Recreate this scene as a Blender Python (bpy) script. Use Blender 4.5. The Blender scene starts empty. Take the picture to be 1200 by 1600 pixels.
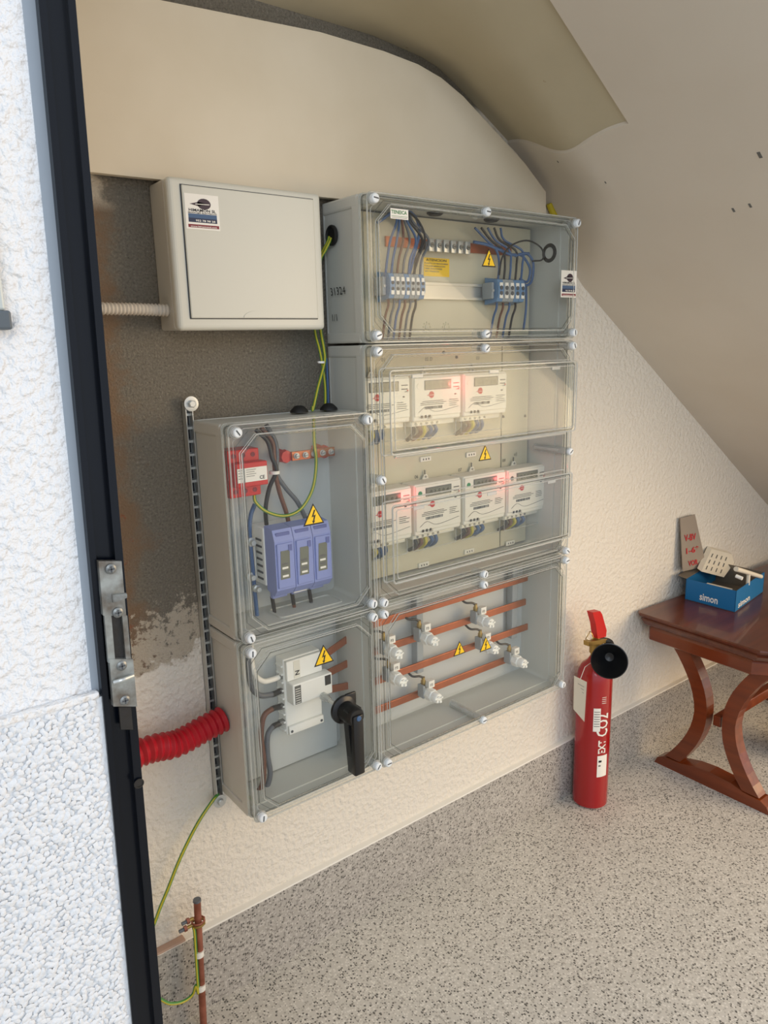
import bpy, bmesh, math, random
from mathutils import Vector, Matrix
PI = math.pi
random.seed(7)
C = bpy.context.scene.collection
SC = bpy.context.scene

# ------------------------------------------------------------------ camera
F_PX = 1157.158
CAM = Vector((-0.85925, -1.29208, 1.36459))
YAW, PITCH, ROLL = -0.652969, -0.22226, -0.023654
_f = Vector((-math.sin(YAW)*math.cos(PITCH), math.cos(YAW)*math.cos(PITCH), math.sin(PITCH)))
_r = Vector((math.cos(YAW), math.sin(YAW), 0)); _u = _r.cross(_f)
RT = math.cos(ROLL)*_r + math.sin(ROLL)*_u
UP = -math.sin(ROLL)*_r + math.cos(ROLL)*_u
cd = bpy.data.cameras.new('camera'); cam = bpy.data.objects.new('camera', cd); C.objects.link(cam)
cam.matrix_world = Matrix(((RT.x, UP.x, -_f.x, CAM.x), (RT.y, UP.y, -_f.y, CAM.y), (RT.z, UP.z, -_f.z, CAM.z), (0, 0, 0, 1)))
cd.sensor_fit = 'HORIZONTAL'; cd.sensor_width = 36; cd.lens = F_PX/1200*36; cd.clip_start = .02
SC.camera = cam

# ------------------------------------------------------------------ world, lights, exposure
w = bpy.data.worlds.new('world'); SC.world = w; w.use_nodes = True
bg = w.node_tree.nodes['Background']; bg.inputs[0].default_value = (.80, .88, 1, 1); bg.inputs[1].default_value = 1.0
def area(name, loc, target, size, power, col):
    l = bpy.data.lights.new(name, 'AREA'); l.shape = 'DISK'; l.size = size; l.energy = power; l.color = col
    o = bpy.data.objects.new(name, l); C.objects.link(o); o.location = loc
    o.rotation_euler = (Vector(target)-Vector(loc)).to_track_quat('-Z', 'Y').to_euler(); return o
hl = area('hall_light', (2.75, -2.55, 1.40), (2.2, 0, 1.1), 2.8, 74, (1, .70, .36)); hl.data.shape = 'RECTANGLE'; hl.data.size_y = 1.35
area('doorway_daylight', (-2.2, -3.2, 2.6), (-.3, -.3, 1.0), 1.6, 30, (.84, .92, 1))
SC.view_settings.view_transform = 'Standard'; SC.view_settings.look = 'None'
SC.view_settings.exposure = 0.06; SC.view_settings.gamma = 1.0; SC.view_settings.use_curve_mapping = False
SC.cycles.transparent_max_bounces = 48; SC.cycles.max_bounces = 10

# ------------------------------------------------------------------ materials
def lin(c):
    return tuple(((v/255)/12.92 if v/255 <= .04045 else ((v/255+.055)/1.055)**2.4) for v in c)+(1,)
M = {}
def mat(name, rgb, rough=.5, metal=0, bump=None, spec=.5, trans=0, emis=None, var=None, coat=0):
    m = bpy.data.materials.new(name); m.use_nodes = True; nt = m.node_tree; b = nt.nodes['Principled BSDF']
    b.inputs['Base Color'].default_value = lin(rgb); b.inputs['Roughness'].default_value = rough
    b.inputs['Metallic'].default_value = metal; b.inputs['Specular IOR Level'].default_value = spec
    b.inputs['Transmission Weight'].default_value = trans; b.inputs['Coat Weight'].default_value = coat
    if emis: b.inputs['Emission Color'].default_value = lin(rgb); b.inputs['Emission Strength'].default_value = emis
    if var or bump:
        tc = nt.nodes.new('ShaderNodeTexCoord'); n = nt.nodes.new('ShaderNodeTexNoise')
        n.inputs['Scale'].default_value = (bump or var)[0]; n.inputs['Detail'].default_value = 5
        nt.links.new(tc.outputs['Object'], n.inputs['Vector'])
        if var:
            n2 = nt.nodes.new('ShaderNodeTexNoise'); n2.inputs['Scale'].default_value = var[0]; n2.inputs['Detail'].default_value = 6
            nt.links.new(tc.outputs['Object'], n2.inputs['Vector'])
            r = nt.nodes.new('ShaderNodeValToRGB'); r.color_ramp.elements[0].position = .35; r.color_ramp.elements[1].position = .65
            r.color_ramp.elements[0].color = lin(rgb); r.color_ramp.elements[1].color = lin(var[1])
            nt.links.new(n2.outputs['Fac'], r.inputs[0]); nt.links.new(r.outputs[0], b.inputs['Base Color'])
        if bump:
            bp = nt.nodes.new('ShaderNodeBump'); bp.inputs['Strength'].default_value = bump[1]; bp.inputs['Distance'].default_value = bump[2]
            nt.links.new(n.outputs['Fac'], bp.inputs['Height']); nt.links.new(bp.outputs[0], b.inputs['Normal'])
    M[name] = m; return m
def clear(name, tint, mix, rough=.04, fres=1.45, tr=None):
    """thin clear plastic: see-through, mirrors more at grazing angles, a little milky haze (mix)"""
    m = bpy.data.materials.new(name); m.use_nodes = True; nt = m.node_tree; nt.nodes.remove(nt.nodes['Principled BSDF'])
    out = nt.nodes['Material Output']
    t = nt.nodes.new('ShaderNodeBsdfTransparent'); t.inputs[0].default_value = tint+(1,)
    g = nt.nodes.new('ShaderNodeBsdfGlossy'); g.inputs['Roughness'].default_value = rough; g.inputs[0].default_value = (.9, .93, .95, 1)
    d = nt.nodes.new('ShaderNodeBsdfDiffuse'); d.inputs[0].default_value = (.72, .72, .68, 1)
    m1 = nt.nodes.new('ShaderNodeMixShader'); m1.inputs[0].default_value = mix
    nt.links.new(t.outputs[0], m1.inputs[1]); nt.links.new(d.outputs[0], m1.inputs[2])
    f = nt.nodes.new('ShaderNodeFresnel'); f.inputs[0].default_value = fres
    gb = nt.nodes.new('ShaderNodeNewGeometry'); iv = nt.nodes.new('ShaderNodeMath'); iv.operation = 'SUBTRACT'; iv.inputs[0].default_value = 1
    mu = nt.nodes.new('ShaderNodeMath'); mu.operation = 'MULTIPLY'; nt.links.new(gb.outputs['Backfacing'], iv.inputs[1]); nt.links.new(iv.outputs[0], mu.inputs[0]); nt.links.new(f.outputs[0], mu.inputs[1])
    m2 = nt.nodes.new('ShaderNodeMixShader'); nt.links.new(mu.outputs[0], m2.inputs[0])
    nt.links.new(m1.outputs[0], m2.inputs[1]); nt.links.new(g.outputs[0], m2.inputs[2]); nt.links.new(m2.outputs[0], out.inputs[0])
    M[name] = m
clear('clear', (.975, .98, .975), .018, fres=1.27)
clear('clear_edge', (.88, .89, .88), .36, .10, 1.5)  # hazier plastic; as thin beads it paints bright glints on edges
clear('clear_refraction_line', (.62, .63, .62), .06, .10, 1.4)  # dark tint for beads that paint refraction lines beside the edges
clear('clear_boss', (.86, .88, .89), .30, .1, 1.45)
mat('abs_grey', (196, 196, 188), .45)
mat('abs_inner', (192, 195, 192), .5)
mat('unit_body', (190, 187, 176), .42)
mat('unit_door', (205, 203, 190), .38)
mat('plate_cream', (205, 198, 172), .55, var=(9, (196, 189, 164)))
mat('white_plastic', (242, 241, 234), .35)
mat('meter_white', (226, 222, 208), .4)
mat('knob_white', (226, 231, 233), .3)
mat('slot_dark', (70, 74, 78), .6)
mat('black_plastic', (16, 17, 19), .32)
mat('black_rubber', (20, 20, 20), .6)
mat('ink', (25, 25, 28), .6)
mat('ink_grey', (95, 95, 92), .6)
mat('red_plastic', (196, 26, 24), .35)
mat('red_paint', (158, 8, 16), .22, coat=.4)
mat('red_conduit', (176, 14, 34), .42)
mat('red_ink', (190, 30, 38), .5)
mat('led_red', (255, 60, 60), .4, emis=4)
mat('white_conduit', (205, 195, 180), .5)
mat('lavender', (134, 146, 200), .42)
mat('lavender_dark', (92, 102, 160), .45)
mat('terminal_blue', (96, 134, 172), .4)
mat('terminal_grey', (150, 156, 158), .45)
mat('wire_blue', (58, 92, 136), .4)
mat('wire_grey', (92, 96, 102), .4)
mat('wire_brown', (104, 62, 44), .4)
mat('wire_black', (28, 28, 30), .4)
mat('wire_green', (70, 140, 62), .4)
mat('wire_yellow', (194, 180, 50), .4)
mat('yellow_tube', (190, 172, 30), .5)
mat('sticker_yellow', (240, 196, 22), .45)
mat('sticker_white', (236, 232, 222), .45)
mat('sticker_green', (40, 120, 60), .5)
mat('sticker_blue', (62, 92, 128), .5)
mat('sticker_navy', (32, 44, 74), .5)
mat('sticker_maroon', (126, 28, 44), .5)
mat('sticker_dark', (60, 44, 56), .5)
mat('copper', (190, 108, 72), .34, .75, var=(14, (160, 92, 62)))
mat('copper_rod', (176, 112, 92), .35, .6, var=(30, (140, 84, 66)))
mat('brass', (168, 140, 80), .35, .8)
mat('zinc', (196, 198, 194), .36, .6, bump=(60, .15, .001))
mat('steel', (150, 152, 150), .4, .75, var=(40, (112, 114, 112)))
mat('steel_old', (168, 172, 168), .38, .6, var=(50, (112, 104, 94)), bump=(60, .3, .001))
mat('lcd', (112, 114, 100), .25)
mat('lcd_dark', (74, 76, 66), .25)
mat('door_black', (8, 12, 20), .22, spec=.3, bump=(9, .12, .004))
mat('door_black_worn', (34, 30, 26), .4, bump=(60, .5, .003))
mat('putty', (158, 166, 174), .6, bump=(30, .25, .003))
mat('wood', (112, 52, 26), .3, coat=.35)
mat('wood_leg', (136, 62, 22), .32, coat=.3)
mat('card_grey', (150, 138, 124), .8)
mat('card_blue', (10, 104, 158), .5)
mat('card_inside', (120, 108, 92), .8)
mat('paper', (216, 208, 190), .7)
mat('tape_white', (232, 230, 222), .5)
mat('bag_dark', (16, 18, 26), .5)
mat('frame_grey', (84, 92, 98), .5)
mat('frame_pane', (188, 194, 190), .3)
mat('green_dot', (30, 130, 84), .4)
mat('clay', (186, 156, 138), .8)

def nodes(name):
    m = bpy.data.materials.new(name); m.use_nodes = True; M[name] = m
    nt = m.node_tree; b = nt.nodes['Principled BSDF']
    tc = nt.nodes.new('ShaderNodeTexCoord')
    def N(t, **k):
        n = nt.nodes.new('ShaderNode'+t)
        for a, v in k.items(): setattr(n, a, v)
        return n
    L = nt.links.new
    return m, nt, b, tc, N, L
def ramp(N, L, src, stops, interp='LINEAR'):
    r = N('ValToRGB'); e = r.color_ramp.elements; r.color_ramp.interpolation = interp
    while len(e) < len(stops): e.new(.5)
    for i, (p, c) in enumerate(stops): e[i].position = p; e[i].color = c if len(c) == 4 else lin(c)
    L(src, r.inputs[0]); return r
def noise(N, L, tc, scale, detail=4, rough=.5):
    n = N('TexNoise'); n.inputs['Scale'].default_value = scale; n.inputs['Detail'].default_value = detail
    n.inputs['Roughness'].default_value = rough; L(tc.outputs['Object'], n.inputs['Vector']); return n
def terrazzo(name, base, mid, dark, light, sc=175, rough=.45):
    m, nt, b, tc, N, L = nodes(name)
    v = N('TexVoronoi'); v.inputs['Scale'].default_value = sc; L(tc.outputs['Object'], v.inputs['Vector'])
    s = N('SeparateColor'); L(v.outputs['Color'], s.inputs[0])
    r = ramp(N, L, s.outputs[0], [(0, light), (.30, base), (.55, mid), (.80, dark)], 'CONSTANT')
    r2 = ramp(N, L, v.outputs['Distance'], [(.42, (0, 0, 0, 1)), (.60, (1, 1, 1, 1))])
    mx = N('MixRGB'); L(r2.outputs[0], mx.inputs[0]); L(r.outputs[0], mx.inputs[1]); mx.inputs[2].default_value = lin(base)
    n = noise(N, L, tc, 3, 3); mr = N('MapRange'); mr.inputs[3].default_value = .86; mr.inputs[4].default_value = 1.08
    L(n.outputs['Fac'], mr.inputs[0]); hs = N('HueSaturation'); L(mr.outputs[0], hs.inputs['Value']); L(mx.outputs[0], hs.inputs['Color'])
    L(hs.outputs[0], b.inputs['Base Color']); b.inputs['Roughness'].default_value = rough
    bp = N('Bump'); bp.inputs['Strength'].default_value = .12; bp.inputs['Distance'].default_value = .001
    L(s.outputs[1], bp.inputs['Height']); L(bp.outputs[0], b.inputs['Normal'])
terrazzo('terrazzo', (204, 199, 188), (172, 167, 157), (98, 95, 89), (224, 219, 208), 215)
terrazzo('terrazzo_skirt', (172, 167, 159), (140, 135, 129), (88, 85, 81), (194, 189, 181), 215, .5)
def stucco(name, col, sc, dist, col2=None, sc2=4, strength=.9):
    m, nt, b, tc, N, L = nodes(name); b.inputs['Roughness'].default_value = .75
    b.inputs['Base Color'].default_value = lin(col)
    n = noise(N, L, tc, sc, 3, .45); r = ramp(N, L, n.outputs['Fac'], [(.2, (0, 0, 0, 1)), (.8, (1, 1, 1, 1))])
    bp = N('Bump'); bp.inputs['Strength'].default_value = strength; bp.inputs['Distance'].default_value = dist
    L(r.outputs[0], bp.inputs['Height']); L(bp.outputs[0], b.inputs['Normal'])
    if col2:
        n2 = noise(N, L, tc, sc2, 5); r2 = ramp(N, L, n2.outputs['Fac'], [(.4, col), (.7, col2)]); L(r2.outputs[0], b.inputs['Base Color'])
stucco('stucco_out', (232, 232, 232), 120, .004, strength=1.0)
stucco('pebble_paint', (226, 227, 228), 240, .001)
stucco('board_paint', (219, 207, 184), 3, .002, (212, 199, 174), 5, .3)
stucco('soffit_paint', (208, 199, 184), 2.5, .004, (203, 193, 177), 3, .35)
# older soffit plaster with brown stains of its own
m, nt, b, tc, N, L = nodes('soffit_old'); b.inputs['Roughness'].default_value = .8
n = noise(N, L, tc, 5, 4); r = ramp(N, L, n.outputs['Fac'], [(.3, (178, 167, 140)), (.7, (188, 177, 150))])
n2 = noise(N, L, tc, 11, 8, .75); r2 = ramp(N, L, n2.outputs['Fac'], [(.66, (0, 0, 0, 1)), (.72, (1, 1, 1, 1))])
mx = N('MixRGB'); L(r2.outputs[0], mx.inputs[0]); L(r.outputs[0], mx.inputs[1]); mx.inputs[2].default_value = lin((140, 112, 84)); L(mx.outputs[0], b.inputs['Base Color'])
# back wall: painted stucco, with a patch of bare grey render left of the boxes
m, nt, b, tc, N, L = nodes('wall_mix'); b.inputs['Roughness'].default_value = .55
sx = N('SeparateXYZ'); L(tc.outputs['Object'], sx.inputs[0])
nz = noise(N, L, tc, 9, 8, .65); nf = noise(N, L, tc, 45, 6, .7)
def math_(op, a, c, clamp=False):
    n = N('Math', operation=op); n.use_clamp = clamp
    for i, q in enumerate((a, c)):
        if isinstance(q, (int, float)): n.inputs[i].default_value = q
        else: L(q, n.inputs[i])
    return n.outputs[0]
wob = math_('MULTIPLY', math_('SUBTRACT', nz.outputs['Fac'], .5), .22)
wob2 = math_('MULTIPLY', math_('SUBTRACT', nf.outputs['Fac'], .5), .10)
wz = math_('ADD', math_('ADD', sx.outputs[2], wob), wob2)
wx = math_('ADD', math_('ADD', sx.outputs[0], wob), wob2)
slope = math_('MULTIPLY', sx.outputs[0], -.30)
mz = math_('MULTIPLY', math_('SUBTRACT', math_('ADD', wz, slope), .905), 90, True)
mx1 = math_('MULTIPLY', math_('SUBTRACT', .12, wx), 60, True)
mask = math_('MAXIMUM', math_('MULTIPLY', mz, mx1), math_('MULTIPLY', math_('SUBTRACT', sx.outputs[2], 1.86), 60, True))  # upper term greys the wall above the board: the gap's shade, painted in
flake_n = noise(N, L, tc, 60, 8, .75)
low = math_('MULTIPLY', math_('SUBTRACT', 1.07, math_('ADD', wz, slope)), 9, True)
flake = math_('MULTIPLY', math_('SUBTRACT', math_('ADD', flake_n.outputs['Fac'], math_('MULTIPLY', low, .26)), .66), 18, True)
upl = math_('MULTIPLY', math_('MULTIPLY', math_('SUBTRACT', sx.outputs[2], 1.585), 40, True), math_('MULTIPLY', math_('SUBTRACT', -.405, wx), 40, True))
ng = noise(N, L, tc, 230, 4, .7)
gr = ramp(N, L, ng.outputs['Fac'], [(.30, (84, 79, 69)), (.42, (122, 115, 102)), (.60, (138, 131, 117)), (.72, (178, 170, 154))])
brown = math_('MULTIPLY', math_('SUBTRACT', -.405, wx), 22, True)
c1 = N('MixRGB'); L(brown, c1.inputs[0]); L(gr.outputs[0], c1.inputs[1]); c1.inputs[2].default_value = lin((136, 112, 88))
rust = math_('MULTIPLY', math_('SUBTRACT', nf.outputs['Fac'], .60), 20, True)
c1b = N('MixRGB'); L(math_('MULTIPLY', rust, brown), c1b.inputs[0]); L(c1.outputs[0], c1b.inputs[1]); c1b.inputs[2].default_value = lin((150, 92, 64))
c2 = N('MixRGB'); L(math_('MAXIMUM', flake, upl), c2.inputs[0]); L(c1b.outputs[0], c2.inputs[1]); c2.inputs[2].default_value = lin((206, 194, 174))
c3 = N('MixRGB'); L(mask, c3.inputs[0]); c3.inputs[1].default_value = lin((225, 218, 205)); L(c2.outputs[0], c3.inputs[2])
L(c3.outputs[0], b.inputs['Base Color'])
ns = noise(N, L, tc, 78, 3, .5); ns2 = noise(N, L, tc, 260, 4, .6)
hm = N('MixRGB'); L(mask, hm.inputs[0]); L(ns.outputs['Fac'], hm.inputs[1]); L(ns2.outputs['Fac'], hm.inputs[2])
bp = N('Bump'); bp.inputs['Strength'].default_value = .9; bp.inputs['Distance'].default_value = .008
L(hm.outputs[0], bp.inputs['Height']); L(bp.outputs[0], b.inputs['Normal'])
def wood(name, c1_, c2_, axis):
    m, nt, b, tc, N, L = nodes(name); b.inputs['Roughness'].default_value = .28; b.inputs['Coat Weight'].default_value = .3
    mp = N('Mapping'); mp.inputs['Scale'].default_value = (3, 40, 40) if axis == 'x' else (40, 3, 40); L(tc.outputs['Object'], mp.inputs[0])
    n = N('TexNoise'); n.inputs['Scale'].default_value = 1; n.inputs['Detail'].default_value = 6; L(mp.outputs[0], n.inputs['Vector'])
    r = ramp(N, L, n.outputs['Fac'], [(.3, c1_), (.7, c2_)]); L(r.outputs[0], b.inputs['Base Color'])
wood('wood_top', (78, 34, 20), (104, 50, 28), 'x')
wood('wood_side', (100, 42, 16), (124, 56, 22), 'y')

# ------------------------------------------------------------------ mesh helpers
def ray(u, v): return RT*((u-600)/F_PX) - UP*((v-800)/F_PX) + _f
def at(u, v, y):
    """point seen at pixel (u, v) of the 1200x1600 frame on the vertical plane at depth y"""
    d = ray(u, v); return CAM + d*((y-CAM.y)/d.y)
def atz(u, v, z):
    d = ray(u, v); return CAM + d*((z-CAM.z)/d.z)
def atx(u, v, x):
    d = ray(u, v); return CAM + d*((x-CAM.x)/d.x)
TXT = {}
def text_mesh(s, bold):
    k = (s, bold)
    if k not in TXT:
        cu = bpy.data.curves.new('lettering', 'FONT'); cu.body = s; cu.resolution_u = 2; cu.offset = .02 if bold else 0
        o = bpy.data.objects.new('lettering', cu); C.objects.link(o)
        me = bpy.data.meshes.new_from_object(o.evaluated_get(bpy.context.evaluated_depsgraph_get()))
        TXT[k] = ([v.co.copy() for v in me.vertices], [tuple(p.vertices) for p in me.polygons])
        bpy.data.objects.remove(o); bpy.data.curves.remove(cu); bpy.data.meshes.remove(me)
    return TXT[k]
class MB:
    def __init__(s): s.v = []; s.f = []; s.m = []; s.s = []; s.mats = []
    def mi(s, m):
        if m not in s.mats: s.mats.append(m)
        return s.mats.index(m)
    def add(s, vs, fs, m, smooth=False):
        o = len(s.v); s.v += [Vector(q) for q in vs]; i = s.mi(m)
        for f in fs: s.f.append([a+o for a in f]); s.m.append(i); s.s.append(smooth)
        return s
    def box(s, a, b, m, bev=0, seg=2, rot=None, piv=None):
        a, b = Vector(a), Vector(b); lo = Vector(map(min, a, b)); hi = Vector(map(max, a, b))
        bm = bmesh.new(); bmesh.ops.create_cube(bm, size=1)
        for q in bm.verts: q.co = Vector(((q.co[i]+.5)*(hi[i]-lo[i])+lo[i] for i in range(3)))
        if bev: bmesh.ops.bevel(bm, geom=bm.edges[:], offset=bev, segments=seg, affect='EDGES', profile=.5, clamp_overlap=True)
        if rot is not None:
            p = Vector(piv) if piv is not None else (lo+hi)/2
            for q in bm.verts: q.co = p + rot @ (q.co-p)
        bm.verts.index_update()
        s.add([q.co.copy() for q in bm.verts], [[q.index for q in f.verts] for f in bm.faces], m, False); bm.free(); return s
    def tube(s, pts, r, m, n=8, cap=True, closed=False, smooth=True):
        pts = [Vector(p) for p in pts]; K = len(pts); rs = r if isinstance(r, (list, tuple)) else [r]*K
        T = []
        for i in range(K):
            a = pts[(i-1) % K] if closed or i else pts[0]; b_ = pts[(i+1) % K] if closed or i < K-1 else pts[-1]
            T.append((b_-a).normalized() if (b_-a).length > 1e-9 else Vector((0, 0, 1)))
        x = T[0].orthogonal().normalized(); vs = []
        for i in range(K):
            x = x - T[i]*x.dot(T[i]); x = x.normalized() if x.length > 1e-6 else T[i].orthogonal().normalized(); y = T[i].cross(x)
            vs += [pts[i]+(x*math.cos(2*PI*k/n)+y*math.sin(2*PI*k/n))*rs[i] for k in range(n)]
        fs = [[i*n+k, i*n+(k+1) % n, (i+1) % K*n+(k+1) % n, (i+1) % K*n+k] for i in range(K if closed else K-1) for k in range(n)]
        s.add(vs, fs, m, smooth)
        if cap and not closed:
            s.add([vs[k] for k in range(n)], [list(range(n))[::-1]], m); s.add([vs[(K-1)*n+k] for k in range(n)], [list(range(n))], m)
        return s
    def cyl(s, a, b, r, m, n=16, r2=None, smooth=True):
        return s.tube([a, b], [r, r if r2 is None else r2], m, n, smooth=smooth)
    def lathe(s, org, axis, prof, m, n=20, smooth=True):
        """prof: list of (distance along axis, radius)"""
        org = Vector(org); ax = Vector(axis).normalized(); x = ax.orthogonal().normalized(); y = ax.cross(x); vs = []
        for d, r in prof: vs += [org+ax*d+(x*math.cos(2*PI*k/n)+y*math.sin(2*PI*k/n))*r for k in range(n)]
        K = len(prof)
        s.add(vs, [[i*n+k, i*n+(k+1) % n, (i+1)*n+(k+1) % n, (i+1)*n+k] for i in range(K-1) for k in range(n)], m, smooth)
        s.add(vs[:n], [list(range(n))[::-1]], m); s.add(vs[-n:], [list(range(n))], m); return s
    def prism(s, poly, ext, m):
        """poly: 3D outline, ext: extrusion vector"""
        poly = [Vector(p) for p in poly]; e = Vector(ext); n = len(poly)
        s.add(poly+[p+e for p in poly], [list(range(n)), list(range(2*n-1, n-1, -1))]+[[i, (i+1) % n, n+(i+1) % n, n+i] for i in range(n)], m); return s
    def ring(s, outer, inner, ext, m):
        n = len(outer); e = Vector(ext); A = [Vector(p) for p in outer]; B = [Vector(p) for p in inner]
        V = A+B+[p+e for p in A]+[p+e for p in B]; f = []
        for i in range(n):
            j = (i+1) % n
            f += [[i, j, n+j, n+i], [2*n+i, 3*n+i, 3*n+j, 2*n+j], [i, 2*n+i, 2*n+j, j], [n+i, n+j, 3*n+j, 3*n+i]]
        s.add(V, f, m); return s
    def text(s, t, org, size, m, R=(1, 0, 0), U=(0, 0, 1), align='l', bold=True, width=None):
        vs, fs = text_mesh(t, bold)
        if not vs: return s
        x0 = min(q.x for q in vs); x1 = max(q.x for q in vs); R = Vector(R); U = Vector(U); org = Vector(org)
        sx_ = size if width is None else width/(x1-x0); off = 0 if align == 'l' else -(x1-x0)*sx_/2
        s.add([org+R*((q.x-x0)*sx_+off)+U*(q.y*size) for q in vs], fs, m); return s
    def build(s, name, parent=None, bump=None):
        org = Vector((0, 0, 0)); p = parent
        while p is not None: org += p.location; p = p.parent
        me = bpy.data.meshes.new(name); me.from_pydata([q-org for q in s.v], [], s.f)
        for k in s.mats: me.materials.append(M[k])
        me.polygons.foreach_set('material_index', s.m); me.polygons.foreach_set('use_smooth', s.s); me.update()
        bm = bmesh.new(); bm.from_mesh(me)
        if len(bm.faces) < 20000: bmesh.ops.recalc_face_normals(bm, faces=bm.faces[:])
        bm.to_mesh(me); bm.free()
        if any(s.s): me.set_sharp_from_angle(angle=math.radians(40))
        o = bpy.data.objects.new(name, me); C.objects.link(o); o.parent = parent; return o
def tag(o, label=None, cat=None, group=None, kind=None):
    for k, q in (('label', label), ('category', cat), ('group', group), ('kind', kind)):
        if q: o[k] = q
    return o
def thing(name, label, cat, loc=(0, 0, 0), group=None):
    o = bpy.data.objects.new(name, None); C.objects.link(o); o.location = loc; o.empty_display_size = .02
    return tag(o, label, cat, group)
def smooth_path(pts, n=8):
    P = [Vector(p) for p in pts]; P = [2*P[0]-P[1]]+P+[2*P[-1]-P[-2]]; out = []
    for i in range(1, len(P)-2):
        for k in range(n):
            t = k/n; a, b_, c, d = P[i-1:i+3]
            out.append(.5*((2*b_)+(c-a)*t+(2*a-5*b_+4*c-d)*t*t+(3*b_-a-3*c+d)*t**3))
    return out+[P[-2]]
def pix(pts, n=8): return smooth_path([at(*p) for p in pts], n)
def earth(mb, path, r=.003):
    """green wire with a yellow stripe along it"""
    mb.tube(path, r, 'wire_green', 8)
    off = [p+Vector((-.35, -.75, .15)).normalized()*r*.55 for p in path]; mb.tube(off, r*.62, 'wire_yellow', 6); return mb
def corr(mb, path, r, m, pitch, depth, n=18):
    L_ = 0; pts = [path[0]]; rad = [r]; seg = []
    for a, b_ in zip(path, path[1:]): seg.append((b_-a).length)
    tot = sum(seg); K = int(tot/pitch*6); pts = []; rad = []
    for i in range(K+1):
        d = tot*i/K; j = 0
        while j < len(seg)-1 and d > seg[j]: d -= seg[j]; j += 1
        pts.append(path[j].lerp(path[j+1], min(1, d/seg[j]))); rad.append(r-depth*(.5-.5*math.cos(2*PI*i/6)))
    mb.tube(pts, rad, m, n); return mb
def RX(a): return Matrix.Rotation(a, 3, 'X')
def RZ(a): return Matrix.Rotation(a, 3, 'Z')

# ================================================================== SETTING
def struct(mb, name, parent=None, label=None):
    o = mb.build(name, parent); o['kind'] = 'structure'
    if label: o['label'] = label
    return o
struct(MB().box((-3.5, -4.5, -.08), (3.4, .0, 0), 'terrazzo'), 'floor', label='speckled grey terrazzo floor')
struct(MB().box((-1.6, 0, -.08), (3.4, .12, 2.7), 'wall_mix'), 'wall_back', label='white stucco wall with a patch of bare grey render behind the meter boxes')
struct(MB().box((3.3, -1.6, 0), (3.4, 0, 2.7), 'soffit_paint'), 'wall_right')
sk = MB(); sk.box((-.74, -.014, 0), (3.3, 0, .186), 'terrazzo_skirt').box((-.74, -.015, .186), (3.3, 0, .1905), 'sticker_white')
sko = struct(sk, 'baseboard_back', label='grey speckled terrazzo baseboard below the white wall')
# soffit of the stair flight: sloping slab, blended up towards the board at the wall
def Z0(x): return min(2.42, 1.5142-.6644*(x-.7931))
def Zw(x):
    P = [(-2, 1.957), (-.3, 1.952), (.13, 1.948), (.2833, 1.932), (.3445, 1.905), (.4151, 1.868), (.5416, 1.798), (.6178, 1.745), (.66, 1.685), (.79, 1.5163), (9, Z0(9))]
    if x >= .79: return Z0(x)
    for (a, za), (b_, zb) in zip(P, P[1:]):
        if x <= b_: return za+(zb-za)*(x-a)/(b_-a)
def sm(t): t = max(0, min(1, t)); return t*t*(3-2*t)
def Zs(x, y):
    wd = .26*max(.10, min(1, (.84-x)/.26)); k = sm(1+y/wd) if x < .80 else 0
    return Z0(x)*(1-k)+Zw(x)*k
def grid(xs, ys, fz, m, th=.1):
    mb = MB(); nx, ny = len(xs), len(ys)
    V = [Vector((x, y, fz(x, y))) for x in xs for y in ys]; T = [p+Vector((0, 0, th)) for p in V]; n = len(V)
    F = [[i*ny+j, (i+1)*ny+j, (i+1)*ny+j+1, i*ny+j+1] for i in range(nx-1) for j in range(ny-1)]
    mb.add(V+T, F+[[q+n for q in f][::-1] for f in F], m, True)
    B = [i*ny for i in range(nx)]+[(nx-1)*ny+j for j in range(1, ny)]+[i*ny+ny-1 for i in range(nx-2, -1, -1)]+[j for j in range(ny-2, 0, -1)]
    mb.add(V+T, [[B[k], B[(k+1) % len(B)], B[(k+1) % len(B)]+n, B[k]+n] for k in range(len(B))], m); return mb
def fr(a, b_, n): return [a+(b_-a)*i/n for i in range(n+1)]
XB = .43
def xb(y): return XB+.085*sm(1+y/.37)
def warp(mb, fx, fz):
    for q in mb.v:
        top = q.z > 5; x = fx(q.x, q.y); q.z = fz(x, q.y)+(.1 if top else 0); q.x = x
    return mb
cl = warp(grid(fr(0, 1, 66), fr(-.77, 0, 60), lambda x, y: 0, 'soffit_paint', 10), lambda s2, y: xb(y)+(3.07-xb(y))*s2**1.6, Zs)
cl2 = grid(fr(-1.2, .43, 30), fr(-.77, -.385, 10), lambda x, y: Z0(x), 'soffit_paint')
cl.add(cl2.v, cl2.f, 'soffit_paint', False)
struct(cl, 'ceiling', label='cream painted sloping underside of the stair flight')
def Zf(x, y):
    t = min(1, y/-.385); return (Zw(x)*(1-t)+Z0(x)*t)+.010
def Zfc(x, y):
    b2 = xb(y); return Zf(x, y)+(Zs(b2, y)+.006-Zf(b2, y))*sm((x-(b2-.45))/.45)
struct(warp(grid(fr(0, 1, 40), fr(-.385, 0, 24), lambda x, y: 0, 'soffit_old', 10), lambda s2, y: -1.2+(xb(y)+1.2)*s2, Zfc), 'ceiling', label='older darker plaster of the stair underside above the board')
holes = MB()
A0 = Vector((.7931, 0, 1.5142)); nn = Vector((.6644, 0, 1)).normalized()
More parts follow.
